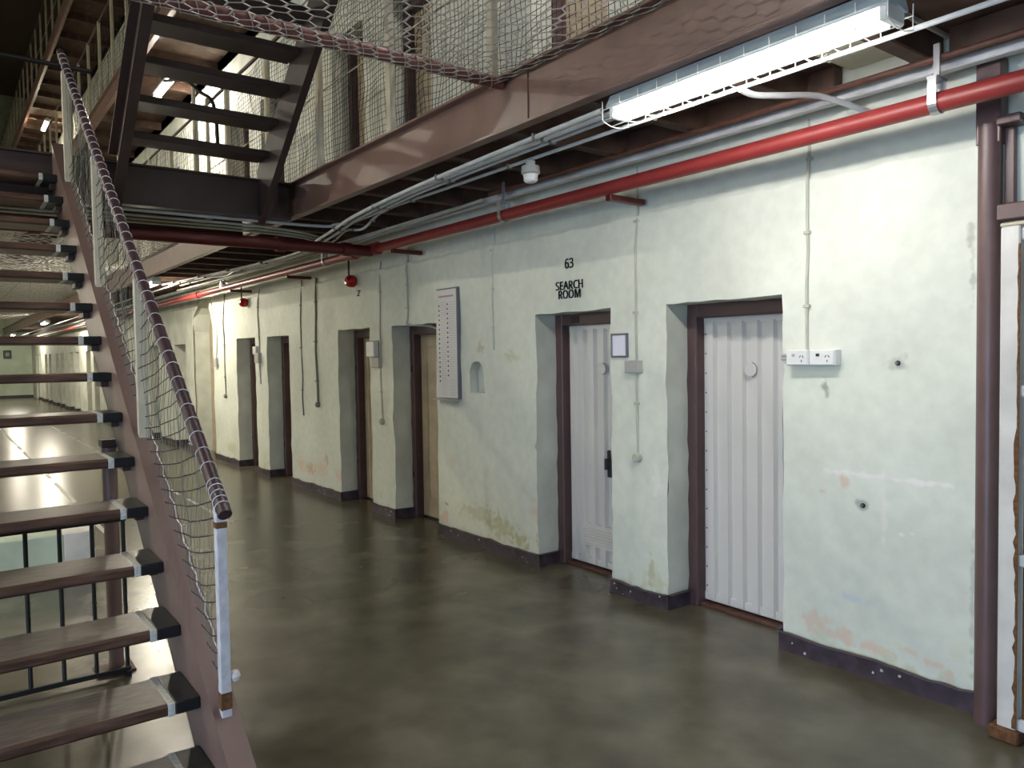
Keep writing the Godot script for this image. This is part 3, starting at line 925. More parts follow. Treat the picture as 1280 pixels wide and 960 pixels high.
func build_stairs() -> void:
	# ---- lower stair
	var t := thing("staircase", Vector3(0.2, 0, -4.3), "open brown steel stair with black ended treads and net balustrade", "stairs")
	stair_string(t, "string", 0.725, 0.81, -0.76, -1.67, -2.08, -2.2, -6.36, mt.stairbrown, 1.0)
	stair_string(t, "string", -0.36, -0.445, -0.76, -1.67, -2.08, -2.2, -6.36, mt.stairbrown, -1.0)
	var tm := MB.new()
	tm.box(Vector3(-0.36, -0.042, -0.285), Vector3(0.725, 0.0, 0.0), 0.009)
	var tread := tm.mesh()
	var worn := bx(-0.34, 0.617, -0.008, 0.0008, -0.275, -0.012, 0.0004).mesh()
	var strip := bx(0.615, 0.639, -0.0435, 0.0018, -0.287, 0.0022, 0.0015).mesh()
	var pad := bx(0.639, 0.7245, -0.0432, 0.0014, -0.287, 0.0018, 0.004).mesh()
	var brk := bx(0.69, 0.724, -0.075, -0.043, -0.25, -0.10, 0.003).mesh()
	for k in range(1, 16):
		var o := part_of("tread", tread, mt.tread, t, Vector3(0, 0.1925 * k, -2.6 - 0.2515 * (k - 1)) - t.position)
		part_of("worn_surface", worn, mt.worn, o, Vector3.ZERO)
		part_of("end_stripe", strip, mt.whiteline, o, Vector3.ZERO)
		part_of("end_pad", pad, mt.pad, o, Vector3.ZERO)
		part_of("bracket", brk, mt.darksteel, o, Vector3.ZERO)
	# posts, rail and net
	var zs := [-2.69, -3.85, -4.87, -5.9]
	for i in 4:
		var z: float = zs[i]
		var y0 := -1.67 - 0.76 * z
		var y1 := -0.95 - 0.76 * z
		var o := part("post", bx(0.748 if i == 0 else 0.742, 0.784 if i == 0 else 0.790, y0 - 0.02, y1, z - 0.016, z + 0.016, 0.003), mt.newel if i == 0 else mt.cream, t, "white painted flat steel post")
		if i == 0:
			part("rust_patch", bx(0.7465, 0.7855, y0 + 0.012, y0 + 0.075, z - 0.0172, z + 0.0172, 0.003), mt.rust, o, "rusty foot")
			part("rust_patch", bx(0.7468, 0.7852, y1 - 0.075, y1 - 0.05, z - 0.0172, z + 0.0172, 0.003), mt.rust, o)
			var kn := MB.new()
			kn.xf = Transform3D(Basis(), Vector3(0.80, y0 + 0.12, z))
			kn.lathe([Vector2(0, 0.022), Vector2(0.014, 0.016), Vector2(0.02, 0), Vector2(0.014, -0.016), Vector2(0, -0.022)], 10)
			part("tied_knot", kn, mt.cord, o, "knot of white cord")
	var a := Vector3(0.766, -0.925 - 0.76 * -2.63, -2.63)
	var b := Vector3(0.766, -0.90 - 0.76 * -6.08, -6.08)
	var rail := part("handrail", tb([a, b], 0.024, 14), mat("rail", Color(0.27, 0.19, 0.215), 0.4, 0.0, tex.soft, 0.8), t, "maroon pipe handrail")
	var ls := MB.new()
	var dirv := (b - a).normalized()
	var u := dirv.cross(Vector3.RIGHT).normalized()
	var w := dirv.cross(u)
	var len_ := a.distance_to(b)
	var s := 0.02
	var kk := 0
	while s < len_ - 0.03:
		var ring := []
		for q in 13:
			var an := TAU * q / 12.0
			ring.append(a + dirv * (s + 0.022 * sin(an * 0.5)) + (u * cos(an) + w * sin(an)) * 0.0258)
		ls.tube(ring, 0.0021, 4, false)
		kk += 1
		s += 0.028 if kk < 5 else rng.randf_range(0.075, 0.095)
	part("lashing", ls, mt.cord, rail, "white cord lashing")
	var dn := MB.new()
	var fnp := func(z: float, f: float) -> Vector3:
		var g := sin(PI * f) * 0.03 * n_low.get_noise_2d(z * 4.0, f * 2.0)
		return Vector3(0.768 + g, lerpf(-1.655, -0.945, f) - 0.76 * z, z)
	var zc := -2.78
	while zc > -6.0:
		var pts := []
		var ze: float = minf(zc + 0.77, -2.70)
		for q in 9:
			var pz := lerpf(zc, ze, q / 8.0)
			pts.append(fnp.call(pz, clampf(0.94 * (pz - zc) / 0.725 - 0.03 * sin(PI * q / 8.0), 0.0, 1.0)))
		dn.tube(pts, 0.0023, 4, false)
		zc -= 0.064
	part("net_cord", dn, mt.netblack, t, "dark cords of the net")
	var vn := MB.new()
	var zz2 := -2.73
	while zz2 > -5.97:
		var pts3 := []
		for q in 7: pts3.append(fnp.call(zz2, q / 6.0))
		vn.tube(pts3, 0.0013, 3, false)
		zz2 -= 0.036
	part("net_strand", vn, mt.greyconduit, t, "thin pale strands of the net")
	var lc := MB.new()
	var lp := []
	for k in 90:
		var zz3 := lerpf(-2.74, -5.9, k / 89.0)
		lp.append(Vector3(0.80 + 0.006 * sin(k * 2.2), -1.664 - 0.76 * zz3 + 0.004 * cos(k * 2.2), zz3))
	lc.tube(lp, 0.003, 4, false)
	part("edge_cord", lc, mt.cord, t, "white cord along the string")
	# carrying post and bar barrier under the stair
	var ps := thing("support_post", Vector3(0.70, 0, -4.36), "brown pipe post carrying the lower stair", "post")
	part("pipe", tb([Vector3(0.70, 0.012, -4.36), Vector3(0.70, 1.19, -4.36)], 0.036, 14), mt.stairbrown, ps)
	part("base_plate", bx(0.60, 0.78, 0.0, 0.012, -4.45, -4.285, 0.003), mt.rustbrown, ps)
	part("cap_bracket", bx(0.66, 0.80, 1.16, 1.20, -4.41, -4.31, 0.004), mt.darksteel, ps)
	var bb := thing("bar_barrier", Vector3(0.2, 0, -4.26), "low barrier of black vertical bars under the stair", "barrier")
	part("bottom_rail", bx(-0.5, 0.75, 0.02, 0.045, -4.275, -4.245, 0.003), mt.black, bb)
	part("top_rail", bx(-0.5, 0.75, 0.79, 0.815, -4.275, -4.245, 0.003), mt.black, bb)
	for k in 9: part("bar", tb([Vector3(0.735 - 0.14 * k, 0.03, -4.26), Vector3(0.735 - 0.14 * k, 0.80, -4.26)], 0.010, 8), mt.black, bb)
	for x in [-0.49, 0.735]: part("foot", bx(x - 0.012, x + 0.012, 0, 0.03, -4.3, -4.22, 0.002), mt.black, bb)
	# ---- upper stair, rising back over the hall
	var t2 := thing("staircase", Vector3(1.68, 3.07, -6.3), "dark upper stair rising from the landing with open treads", "stairs")
	stair_string(t2, "string", 2.20, 2.255, 0.83, 8.45, 8.02, -6.38, -2.6, mt.darksteel, 1.0)
	stair_string(t2, "string", 1.16, 1.09, 0.83, 8.45, 8.02, -6.38, -2.6, mt.darksteel, -1.0)
	var tr2 := bx(1.16, 2.20, -0.05, 0.0, -0.25, 0.0, 0.008).mesh()
	for k in range(1, 16): part_of("tread", tr2, mt.darksteel, t2, Vector3(0, 3.07 + 0.1955 * k, -6.325 + 0.235 * k) - t2.position)
	var br := thing("landing", Vector3(0, 6.2, -2.0), "high landing at the head of the upper stair", "landing")
	part("deck", bx(-3.53, FX - 0.06, 6.08, 6.2, -2.62, -1.4), mt.under, br)
	for zz in [-2.62, -1.4]: part("cross_beam", bx(-3.53, FX - 0.06, 5.9, 6.2, zz - 0.012, zz), mt.darksteel, br)

func line(called: String, pts: Array, r: float, m: Material, label: String, cat: String, group := "", steps := 5, clip := 0.0) -> Node3D:
	var t := thing(called, pts[0], label, cat, group)
	var sp := smooth(pts, steps)
	part("run", tb(sp, r, 8), m, t)
	if clip > 0.0:
		for i in pts.size() - 1:
			var n: int = maxi(1, int(pts[i].distance_to(pts[i + 1]) / clip))
			for k in n:
				var p: Vector3 = pts[i].lerp(pts[i + 1], (k + 0.5) / n)
				var dv: Vector3 = (pts[i + 1] - pts[i]).normalized()
				if absf(dv.z) > 0.8: part("saddle_clip", bx(p.x - r * 1.6, p.x + r * 1.6, p.y - r * 1.25, p.y + r * 1.3, p.z - 0.008, p.z + 0.008, 0.002), mt.greyconduit, t)
	return t

func build_services() -> void:
	# red fire main along the wall
	var px := 3.28
	var py := 2.594
	var rp := thing("fire_pipe", Vector3(px, py, -18), "long red fire main running along the wall above the doors", "pipe")
	part("pipe", tb([Vector3(px, py, 4.9), Vector3(px, py, -40.9)], 0.041, 20), mt.red, rp)
	for z in [-6.85, -12.3, -19.0]:
		part("coupling", tb([Vector3(px, py, z - 0.05), Vector3(px, py, z + 0.05)], 0.052, 20), mt.red, rp)
	for z in [-1.45, -4.4, -7.5, -11.0]:
		var st := MB.new()
		var arc := [Vector3(px - 0.044, py + 0.10, z)]
		for k in 13:
			var an := PI - PI * k / 12.0
			arc.append(Vector3(px + cos(an) * 0.0445, py - sin(an) * 0.0445, z))
		arc.append(Vector3(px + 0.044, py + 0.10, z))
		for i in arc.size() - 1:
			var a: Vector3 = arc[i]
			var b: Vector3 = arc[i + 1]
			var wv := Vector3(0, 0, 0.017)
			var o := (b - a).cross(wv)
			st.quad(a - wv, b - wv, b + wv, a + wv, o)
			st.quad(a - wv + o.normalized() * 0.003, b - wv + o.normalized() * 0.003, b + wv + o.normalized() * 0.003, a + wv + o.normalized() * 0.003, -o)
		addbox(st, px - 0.006, px + 0.006, py + 0.095, 2.83, z - 0.012, z + 0.012)
		addbox(st, px - 0.046, px + 0.046, py + 0.09, py + 0.10, z - 0.022, z + 0.022, 0.002)
		addbox(st, px - 0.012, px + 0.03, py + 0.05, py + 0.12, z - 0.02, z - 0.016)
		part("hanger_strap", st, mt.galv, rp, "galvanised hanger strap")
	for z in [-3.33, -6.05, -8.6, -10.7]:
		part("wall_lug", bx(px - 0.01, W - 0.01, py - 0.075, py - 0.04, z - 0.03, z + 0.02, 0.005), mt.maroon, rp)
	# branch across the hall
	var rb := thing("fire_pipe", Vector3(0, py, -6.42), "dark red branch pipe crossing the hall below the landing", "pipe")
	part("pipe", tb([Vector3(-4.6, py - 0.02, -6.42), Vector3(px - 0.03, py - 0.02, -6.42)], 0.050, 18), mt.maroon, rb)
	for x in [2.40, 3.0, 0.6]: part("coupling", tb([Vector3(x - 0.04, py - 0.02, -6.42), Vector3(x + 0.04, py - 0.02, -6.42)], 0.062, 18), mt.maroon, rb)
	part("tee", tb([Vector3(px, py, -6.33), Vector3(px, py, -6.51)], 0.058, 18), mt.red, rb)
	# cable duct, brown pipe
	var du := thing("cable_duct", Vector3(3.41, 2.76, -10), "white square cable duct along the top of the wall", "duct")
	part("duct", bx(3.385, 3.435, 2.75, 2.795, -40.0, 4.0, 0.004), mt.conduit, du)
	line("brown_pipe", [Vector3(3.30, 2.778, 3.0), Vector3(3.30, 2.778, -4.6)], 0.015, mt.rustbrown, "thin brown pipe beside the white cable duct", "pipe", "", 2, 0.0)
	# conduits under the gallery
	var zf := -12.2
	line("gallery_conduit", [Vector3(2.535, 2.735, -2.62), Vector3(2.56, 2.73, -3.64), Vector3(2.60, 2.72, -4.66), Vector3(2.67, 2.70, -5.6), Vector3(2.86, 2.70, -6.6), Vector3(3.10, 2.71, -8.3), Vector3(2.75, 2.72, zf)], 0.014, mt.conduit, "thick white conduit below the brown beam, outermost of its bundle", "conduit", "", 6, 0.9)
	line("gallery_conduit", [Vector3(2.60, 2.735, -2.62), Vector3(2.615, 2.73, -3.64), Vector3(2.65, 2.72, -4.66), Vector3(2.73, 2.70, -5.6), Vector3(2.95, 2.70, -6.7), Vector3(3.15, 2.71, -8.3), Vector3(2.85, 2.72, zf)], 0.014, mt.conduit, "thick white conduit in the middle of the bundle", "conduit", "", 6, 0.9)
	line("gallery_conduit", [Vector3(2.655, 2.735, -2.62), Vector3(2.67, 2.73, -3.64), Vector3(2.70, 2.72, -4.66), Vector3(2.78, 2.71, -5.6), Vector3(2.8, 2.74, -6.15), Vector3(2.4, 2.755, -6.42), Vector3(-1.0, 2.755, -6.42)], 0.013, mt.conduit, "white conduit turning out of the bundle along the cross beam", "conduit", "", 6, 0.9)
	line("gallery_conduit", [Vector3(2.82, 2.735, 2.0), Vector3(2.82, 2.735, -1.2), Vector3(2.81, 2.735, -3.0), Vector3(2.80, 2.73, -4.4), Vector3(2.80, 2.72, -5.3), Vector3(2.92, 2.68, -5.9), Vector3(2.95, 2.72, -6.3), Vector3(3.08, 2.69, -7.0), Vector3(3.20, 2.72, -8.2), Vector3(3.0, 2.72, zf)], 0.011, mt.conduit, "thin white conduit passing the round detector", "conduit", "", 6, 0.9)
	line("gallery_conduit", [Vector3(2.74, 2.70, -2.0), Vector3(2.84, 2.695, -2.0), Vector3(3.0, 2.715, -1.97), Vector3(3.2, 2.74, -1.93), Vector3(3.36, 2.72, -1.88), Vector3(3.5, 2.70, -1.85), Vector3(3.58, 2.70, -1.85)], 0.014, mt.conduit, "pale flexible conduit curving from the light to the wall", "conduit", "", 6)
	line("gallery_conduit", [Vector3(3.30, 2.755, -4.7), Vector3(3.33, 2.74, -6.1), Vector3(3.28, 2.70, -6.6), Vector3(3.33, 2.72, -7.2), Vector3(3.30, 2.72, -9.0), Vector3(3.2, 2.73, zf - 1.0)], 0.013, mt.conduitold, "old cream conduit wavering close to the wall", "conduit", "", 6)
	line("gallery_conduit", [Vector3(3.2, 2.73, -8.6), Vector3(3.05, 2.71, -9.6), Vector3(3.06, 2.68, -10.2), Vector3(2.95, 2.72, -11.2), Vector3(2.9, 2.72, -14.0), Vector3(2.95, 2.72, -38.0)], 0.012, mt.conduit, "white conduit running on towards the distant lights", "conduit", "", 6)
	var cl := ["cream conduit slung close behind the cross beam", "middle one of three cream conduits below the landing", "cream conduit below the landing, farthest behind the beam"]
	for k in 3:
		line("cross_conduit", [Vector3(-1.5, 2.735, -6.55 - 0.16 * k), Vector3(1.2, 2.735, -6.55 - 0.16 * k), Vector3(2.3, 2.735, -6.56 - 0.15 * k), Vector3(2.9, 2.72, -6.75 - 0.1 * k), Vector3(3.3, 2.70, -7.3 - 0.1 * k)], 0.011, mt.conduitold, cl[k], "conduit", "", 5)
	# lights
	tube_lamp(Vector3(2.60, 2.706, -1.93), 0.635, "caged twin tube fluorescent light beside the brown beam", 1.9, 4, Color(1.0, 0.98, 0.96))
	tube_lamp(Vector3(2.58, 2.70, -12.4), 0.6, "distant fluorescent light past the cross landing", 5.0, 1)
	tube_lamp(Vector3(2.58, 2.70, -25.5), 0.6, "small far fluorescent light halfway down the hall", 6.0, 1)
	tube_lamp(Vector3(2.58, 2.70, -36.5), 0.6, "farthest fluorescent light near the end wall", 6.0, 1)
	tube_lamp(Vector3(2.97, 5.77, -3.0), 0.6, "fluorescent light under the second gallery above the search room", 5.0, 1, Color(1.0, 0.97, 0.95), 0.3)
	tube_lamp(Vector3(2.97, 5.77, -12.5), 0.6, "bright fluorescent light under the second gallery", 12.0, 1, Color(1.0, 0.96, 0.9), 0.3)
	tube_lamp(Vector3(3.0, 8.87, -27.6), 0.6, "small fluorescent light under the topmost gallery", 8.0, 1, Color(1.0, 0.94, 0.83), 0.3)
	for z in [-4.5, -12.0, -20.0, -28.0]:
		tube_lamp(Vector3(-3.75, 2.70, z), 0.6, "fluorescent light under the lower opposite gallery", 6.0, 1, Color(1.0, 0.96, 0.87), 0.27)
		tube_lamp(Vector3(-3.75, 5.80, z), 0.6, "fluorescent light under the upper opposite gallery", 10.5, 1, Color(1.0, 0.965, 0.89), 0.27)
	# detector
	var sd := thing("smoke_detector", Vector3(2.80, 2.70, -3.49), "round white detector hanging from the thin conduit", "detector")
	var m := MB.new()
	m.xf = Transform3D(Basis(), Vector3(2.80, 2.62, -3.49))
	m.lathe([Vector2(0, 0.10), Vector2(0.028, 0.10), Vector2(0.028, 0.075), Vector2(0.052, 0.07), Vector2(0.055, 0.03), Vector2(0.045, 0.022)], 20)
	part("base", m, mt.plasticgrey, sd)
	var m2 := MB.new()
	m2.xf = Transform3D(Basis(), Vector3(2.80, 2.62, -3.49))
	m2.lathe([Vector2(0.044, 0.026), Vector2(0.040, -0.012), Vector2(0.030, -0.022), Vector2(0, -0.024)], 20)
	part("sensor_head", m2, mt.plastic, sd)
	# red bells below the fire main
	for z in [-7.45, -10.95]:
		var bl := thing("alarm_bell", Vector3(3.52, 2.40, z), "round red alarm above the " + ("near pair of tan doors" if z > -8 else "far pair of tan doors"), "alarm")
		part("stem", tb([Vector3(3.50, 2.62, z + 0.02), Vector3(3.50, 2.45, z + 0.02)], 0.010, 8), mt.slot, bl)
		var d := MB.new()
		d.xf = Transform3D(Basis(Vector3.BACK, PI / 2), Vector3(3.555, 2.40, z))
		d.lathe([Vector2(0, 0.085), Vector2(0.035, 0.08), Vector2(0.055, 0.062), Vector2(0.064, 0.035), Vector2(0.064, -0.005), Vector2(0.05, -0.02), Vector2(0.05, -0.05)], 22)
		part("dome", d, mt.bell, bl)

func outlet(z0: float, z1: float, label: String) -> void:
	var t := thing("power_socket", Vector3(3.56, 1.56, (z0 + z1) * 0.5), label, "socket")
	part("mounting_block", bx(3.525, 3.585, 1.522, 1.602, z0, z1, 0.004), mt.plastic, t)
	part("face_plate", bx(3.519, 3.526, 1.525, 1.599, z0 + 0.004, z1 - 0.004, 0.003), mt.plastic, t)
	var s := MB.new()
	for q in [[0.66, 0.568, 0.5], [0.78, 0.568, -0.5], [0.72, 0.545, 0.0]]:
		s.xf = Transform3D(Basis(Vector3.RIGHT, q[2]), Vector3(3.518, 1.0 + q[1], lerpf(z0, z1, q[0])))
		s.box(Vector3(-0.001, -0.006, -0.0016), Vector3(0.002, 0.006, 0.0016))
	part("pin_slot", s, mt.slot, t)
	part("switch", bx(3.514, 3.52, 1.568, 1.582, lerpf(z0, z1, 0.30), lerpf(z0, z1, 0.42), 0.001), mt.plasticgrey if z0 < -2.2 else mt.slot, t)

func letters(txt: String, z: float, y: float, height: float, width: float, parent: Node3D) -> void:
	var f := SystemFont.new()
	f.font_names = PackedStringArray(["Droid Sans"])
	f.font_weight = 500
	var tm := TextMesh.new()
	tm.text = txt; tm.font = f; tm.font_size = 64; tm.pixel_size = 0.01; tm.depth = 0.02
	var ab := tm.get_aabb()
	var sx := width / ab.size.x
	var sy := height / ab.size.y
	var o := MeshInstance3D.new()
	o.name = "lettering"
	var heavy := SurfaceTool.new()
	for q in [Vector3(-0.010, 0, 0), Vector3(0.010, 0, 0), Vector3(0, 0.008, 0), Vector3(0, -0.008, 0)]: heavy.append_from(tm, 0, Transform3D(Basis(), q))
	o.mesh = heavy.commit()
	o.material_override = mt.letter
	var bs := Basis(Vector3(0, 0, 1), Vector3(0, 1, 0), Vector3(-1, 0, 0)) * Basis.from_scale(Vector3(sx, sy, 0.15))
	var c := ab.position + ab.size * 0.5
	o.transform = Transform3D(bs, Vector3(P(y, z).x - 0.0055, y, z) - bs * c - parent.position)
	parent.add_child(o, true)

func build_wall_fittings() -> void:
	# lettering
	var a := thing("painted_number", Vector3(W, 2.235, -4.04), "black painted number 63 on the wall", "lettering")
	letters("63", -4.04, 2.235, 0.068, 0.088, a)
	var s := thing("painted_sign", Vector3(W, 2.05, -4.045), "black painted words SEARCH ROOM above white door", "lettering")
	letters("SEARCH", -4.045, 2.084, 0.058, 0.285, s)
	letters("ROOM", -4.04, 2.02, 0.058, 0.228, s)
	# conduits down the wall
	var c1 := conduit(-3.40, 2.78, 0.93, 0.008, mt.conduitold, "cream conduit down the pier beside the framed notice", 1)
	part("junction_box", bx(3.535, 3.59, 1.472, 1.552, -3.475, -3.352, 0.004), mt.plasticgrey, c1, "speckled grey junction box")
	var c2 := conduit(-2.21, 2.8, 1.6, 0.008, mt.conduitold, "cream conduit dropping to the power sockets")
	part("side_run", tb([Vector3(3.568, 1.575, -2.30), Vector3(3.568, 1.575, -2.352)], 0.007, 8), mt.plasticgrey, c2)
	part("side_run", tb([Vector3(3.568, 1.555, -2.30), Vector3(3.568, 1.555, -2.352)], 0.007, 8), mt.plasticgrey, c2)
	conduit(-4.96, 2.62, 1.64, 0.0075, mt.plaster, "wall coloured conduit right of the notice board")
	var c4 := conduit(-6.34, 2.62, 1.93, 0.009, mt.conduitold, "pale conduit above the tan door, bent at its foot")
	part("bend", tb(smooth([Vector3(3.565, 1.93, -6.34), Vector3(3.565, 1.90, -6.32), Vector3(3.60, 1.89, -6.24), Vector3(3.70, 1.875, -6.12), Vector3(3.79, 1.82, -6.02)], 5), 0.011, 8), mt.conduit, c4)
	var c5 := conduit(-6.89, 2.55, 0.95, 0.008, mt.conduitold, "conduit on the pier between the tan doors", 1)
	part("junction_box", bx(3.53, 3.59, 1.49, 1.59, -7.02, -6.87, 0.004), mt.plasticgrey, c5)
	conduit(-8.50, 2.53, 1.05, 0.013, mt.greyconduit, "thick grey conduit ending in a round box", 1)
	conduit(-8.955, 2.55, 0.90, 0.008, mt.greyconduit, "thin grey conduit left of the thick one")
	var c9 := conduit(-10.46, 2.55, 1.25, 0.010, mt.conduitold, "conduit on the far pier with a pale box")
	part("junction_box", bx(3.53, 3.59, 1.54, 1.68, -10.56, -10.40, 0.004), mt.plasticgrey, c9)
	conduit(-12.04, 2.6, 1.03, 0.010, mt.greyconduit, "grey conduit between the far doors and the arch", 1)
	var c10 := thing("wall_conduit", Vector3(W, 1.6, -12.58), "old conduit curving beside the arch", "conduit")
	part("pipe", tb(smooth([Vector3(3.565, 2.6, -12.62), Vector3(3.565, 2.3, -12.60), Vector3(3.565, 2.0, -12.40), Vector3(3.565, 1.62, -12.45)], 6), 0.009, 8), mt.conduitold, c10)
	part("switch_box", bx(3.54, 3.59, 1.48, 1.62, -12.52, -12.40, 0.004), mt.plasticgrey, c10)
	# small white boxes
	var th := thing("wall_box", Vector3(3.56, 1.68, -7.03), "small white box on the pier beside the tan door", "box")
	part("cover", bx(3.52, 3.59, 1.60, 1.755, -7.115, -6.945, 0.006), mt.plastic, th)
	part("back_plate", bx(3.575, 3.59, 1.59, 1.765, -7.125, -6.935, 0.002), mt.framegrey, th)
	var th2 := thing("wall_box", Vector3(3.56, 1.70, -10.55), "small white box on the far pier", "box")
	part("cover", bx(3.53, 3.59, 1.66, 1.77, -10.62, -10.50, 0.005), mt.plastic, th2)
	part("back_plate", bx(3.575, 3.59, 1.65, 1.78, -10.63, -10.49, 0.002), mt.framegrey, th2)
	# framed notice
	var fn := thing("framed_notice", Vector3(3.57, 1.65, -3.545), "small grey framed white notice beside the ribbed door", "notice")
	var fr := MB.new()
	addbox(fr, 3.555, 3.58, 1.572, 1.584, -3.618, -3.472, 0.003)
	addbox(fr, 3.555, 3.58, 1.716, 1.728, -3.618, -3.472, 0.003)
	addbox(fr, 3.555, 3.58, 1.572, 1.728, -3.618, -3.606, 0.003)
	addbox(fr, 3.555, 3.58, 1.572, 1.728, -3.484, -3.472, 0.003)
	part("frame", fr, mt.framegrey, fn)
	part("paper", bx(3.563, 3.58, 1.58, 1.72, -3.61, -3.48), mt.paper, fn)
	# sockets
	outlet(-2.298, -2.172, "white power socket with a pale switch, by the door")
	outlet(-2.168, -2.028, "white power socket with a black switch")
	# notice board with rows of peg holes
	var nb := thing("roster_board", Vector3(3.56, 1.22, -5.61), "tall narrow white board with two columns of black dots", "notice board")
	part("panel", bx(3.550, 3.572, 1.235, 2.176, -5.772, -5.455, 0.002), mt.board, nb)
	var eg := MB.new()
	addbox(eg, 3.545, 3.585, 1.225, 2.18, -5.455, -5.444, 0.002)
	addbox(eg, 3.545, 3.585, 2.172, 2.184, -5.772, -5.444, 0.002)
	part("edge_trim", eg, mt.framegrey, nb)
	var sh := MB.new()
	addbox(sh, 3.49, 3.585, 1.215, 1.228, -5.785, -5.444, 0.003)
	addbox(sh, 3.515, 3.585, 1.19, 1.215, -5.70, -5.48, 0.006)
	part("ledge", sh, mt.plasticgrey, nb, "grey ledge")
	var dots := MB.new()
	for k in 17:
		for zz in [-5.735, -5.60]:
			if zz > -5.65 and k == 16: continue
			dots.xf = Transform3D(Basis(Vector3.BACK, PI / 2), Vector3(3.5495, (2.035 if zz < -5.65 else 2.045) - 0.041 * k, zz))
			dots.lathe([Vector2(0, 0.0015), Vector2(0.0085, 0.0015), Vector2(0.009, -0.001)], 8)
	dots.xf = Transform3D()
	part("peg_hole", dots, mt.slot, nb, "black peg holes").set_meta("kind", "stuff")
	var ln := MB.new()
	for k in 40:
		var yy := 2.06 - 0.0205 * k
		addbox(ln, 3.5492, 3.551, yy, yy + 0.0025, -5.71, -5.62)
		addbox(ln, 3.5492, 3.551, yy, yy + 0.0025, -5.575, -5.47)
	part("ruled_line", ln, mt.printgrey, nb).set_meta("kind", "stuff")
	var hd := MB.new()
	for k in 12: addbox(hd, 3.5492, 3.551, 2.107, 2.122, -5.74 + 0.02 * k, -5.728 + 0.02 * k)
	part("heading", hd, mt.printred, nb, "small dull red heading").set_meta("kind", "stuff")
	# old bolts in the wall
	for q in [[-1.752, 1.533, "bolt stub in the wall right of the sockets"], [-1.915, 0.84, "small bolt stub low on the stained wall"]]:
		var b := thing("wall_bolt", Vector3(W, q[1], q[0]), q[2], "bolt")
		var bmx := MB.new()
		var xw := P(q[1], q[0]).x
		bmx.xf = Transform3D(Basis(Vector3.BACK, PI / 2), Vector3(xw, q[1], q[0]))
		bmx.lathe([Vector2(0, 0.018), Vector2(0.007, 0.018), Vector2(0.007, 0.004)], 8)
		part("stub", bmx, mt.framegrey, b)
		var hl := MB.new()
		hl.xf = Transform3D(Basis(Vector3.BACK, PI / 2), Vector3(xw, q[1], q[0]))
		hl.lathe([Vector2(0, 0.004), Vector2(0.012, 0.004), Vector2(0.014, -0.01)], 12)
		part("washer", hl, mt.slot, b)
	# faint number above the tan door
	var fnu := thing("painted_number", Vector3(W, 2.27, -7.36), "faint painted numeral below the near red alarm", "lettering")
	letters("2", -7.36, 2.27, 0.06, 0.06, fnu)
	for ch in fnu.get_children(): ch.material_override = mt.faintprint

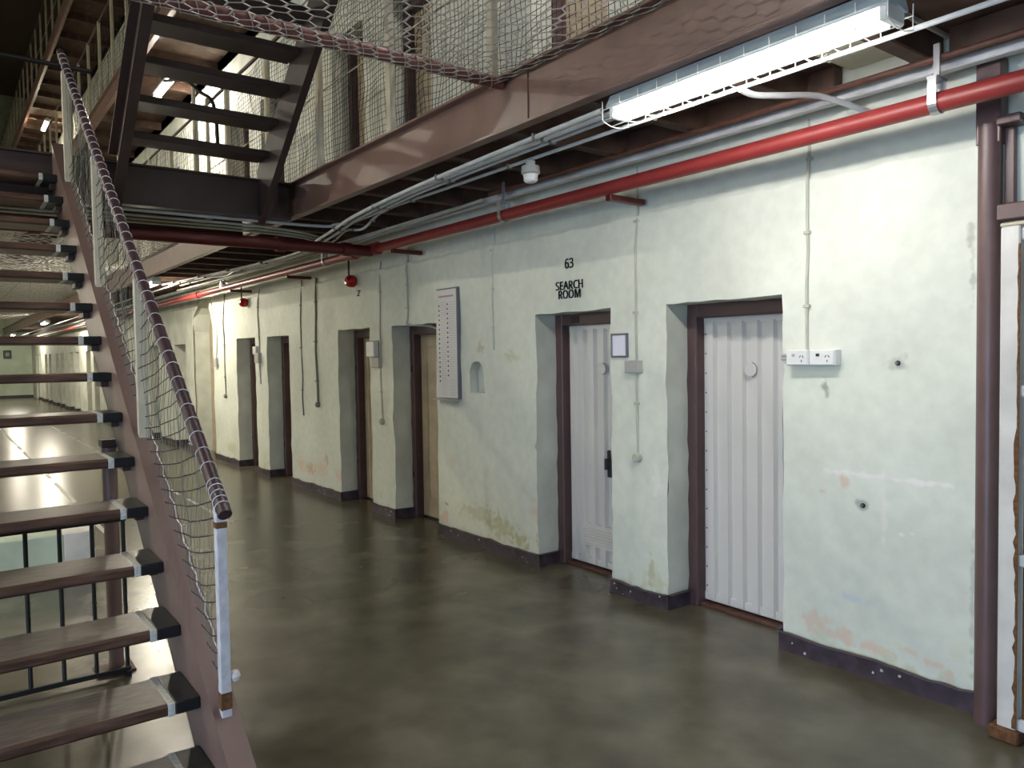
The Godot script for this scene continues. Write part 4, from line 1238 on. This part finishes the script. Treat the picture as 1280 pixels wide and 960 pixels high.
func build_extras() -> void:
	# downpipe post and its bracket at the near end of the wall
	var p := thing("down_post", Vector3(3.53, 0, -1.345), "maroon brown pipe standing against the wall near the gate", "post")
	part("pipe", tb([Vector3(3.525, 0.0, -1.345), Vector3(3.525, 2.52, -1.345)], 0.044, 18), mt.brown, p)
	part("head_channel", bx(3.50, 3.575, 2.44, 2.79, -1.392, -1.298, 0.004), mt.brown, p)
	part("side_channel", bx(3.545, 3.575, 2.19, 2.5, -1.30, -1.262, 0.004), mt.brown, p)
	part("pipe_bracket", bx(3.47, 3.57, 2.50, 2.535, -1.305, -1.215, 0.004), mt.frame, p)
	part("cross_bar", bx(3.50, 3.56, 2.118, 2.185, -1.32, 0.6, 0.005), mt.brown, p, "brown horizontal bar")
	line("wall_conduit", [Vector3(3.52, 2.10, -1.30), Vector3(3.52, 2.105, 0.6)], 0.009, mt.cream, "white conduit just below the brown bar", "conduit", "", 2)
	var g := thing("grille_gate", Vector3(3.46, 0.05, -0.8), "white steel gate with rusty edges beside the brown pipe", "gate")
	part("stile", bx(3.42, 3.49, 0.05, 2.08, -1.265, -1.195, 0.006), mt.gatewhite, g)
	var gr := MB.new()
	var poly := []
	for k in 60: poly.append(Vector2(-1.193, 0.06 + k * 0.033))
	for k in 60: poly.append(Vector2(-1.2 - maxf(0.0, rng.randf_range(-0.004, 0.011)) * (1.0 if k > 22 else 0.35), 0.06 + (59 - k) * 0.033))
	gr.prism(poly, Vector3(3.4185, 0, 0), Vector3(0, 0, 1), Vector3.UP, Vector3(0.004, 0, 0))
	part("rust_edge", gr, mt.rust, g, "flaking rust")
	part("stile", bx(3.42, 3.49, 0.05, 2.08, -0.30, -0.23, 0.006), mt.gatewhite, g)
	for y in [0.05, 0.72, 1.40, 2.02]: part("cross_rail", bx(3.43, 3.48, y, y + 0.05, -1.195, -0.30, 0.005), mt.gatewhite, g)
	for k in 7: part("bar", tb([Vector3(3.455, 0.06, -1.175 + 0.12 * k), Vector3(3.455, 2.06, -1.175 + 0.12 * k)], 0.011, 8), mt.gatewhite if k > 0 else mt.rust, g)
	part("shoe", bx(3.40, 3.56, 0.0, 0.055, -1.29, -1.18, 0.006), mt.rust, g)
	# end wall box and low plinth seen between the treads
	var cb := thing("wall_clock", Vector3(2.64, 1.97, -40.95), "small dark square clock on the end wall", "clock")
	part("case", bx(2.49, 2.79, 1.78, 2.15, -41.0, -40.9, 0.02), mt.black, cb)
	part("face", bx(2.57, 2.71, 1.88, 2.05, -40.91, -40.89, 0.01), mt.framegrey, cb)
	var pl := thing("low_plinth", Vector3(0.4, 0, -6.2), "low pale green plinth with a white end on the floor", "plinth")
	part("body", bx(-0.3, 0.70, 0, 0.36, -6.9, -6.3, 0.008), mt.pale, pl)
	part("end_panel", bx(0.70, 0.90, 0, 0.36, -6.9, -6.3, 0.008), mt.gatewhite, pl)
	# dark rail across the landing behind the stairs, and the curved rail beyond
	line("guard_rail", [Vector3(-3.0, 3.97, -7.0), Vector3(1.09, 3.93, -7.0)], 0.02, mt.black, "dark horizontal rail behind the head of the lower stair", "rail", "", 2)
	var cr := thing("curved_rail", Vector3(2.4, 3.1, -9.0), "black curved handrail seen through the upper stair", "rail")
	part("rail", tb(smooth([Vector3(2.4, 5.05, -10.2), Vector3(2.4, 4.80, -9.3), Vector3(2.4, 4.50, -8.7), Vector3(2.4, 4.22, -8.2), Vector3(2.4, 3.7, -8.1)], 6), 0.02, 8), mt.black, cr)
	for q in [[-8.95, 4.62], [-8.45, 4.36]]: part("post", tb([Vector3(2.4, 3.1, q[0]), Vector3(2.4, q[1], q[0])], 0.02, 8), mt.cream, cr)
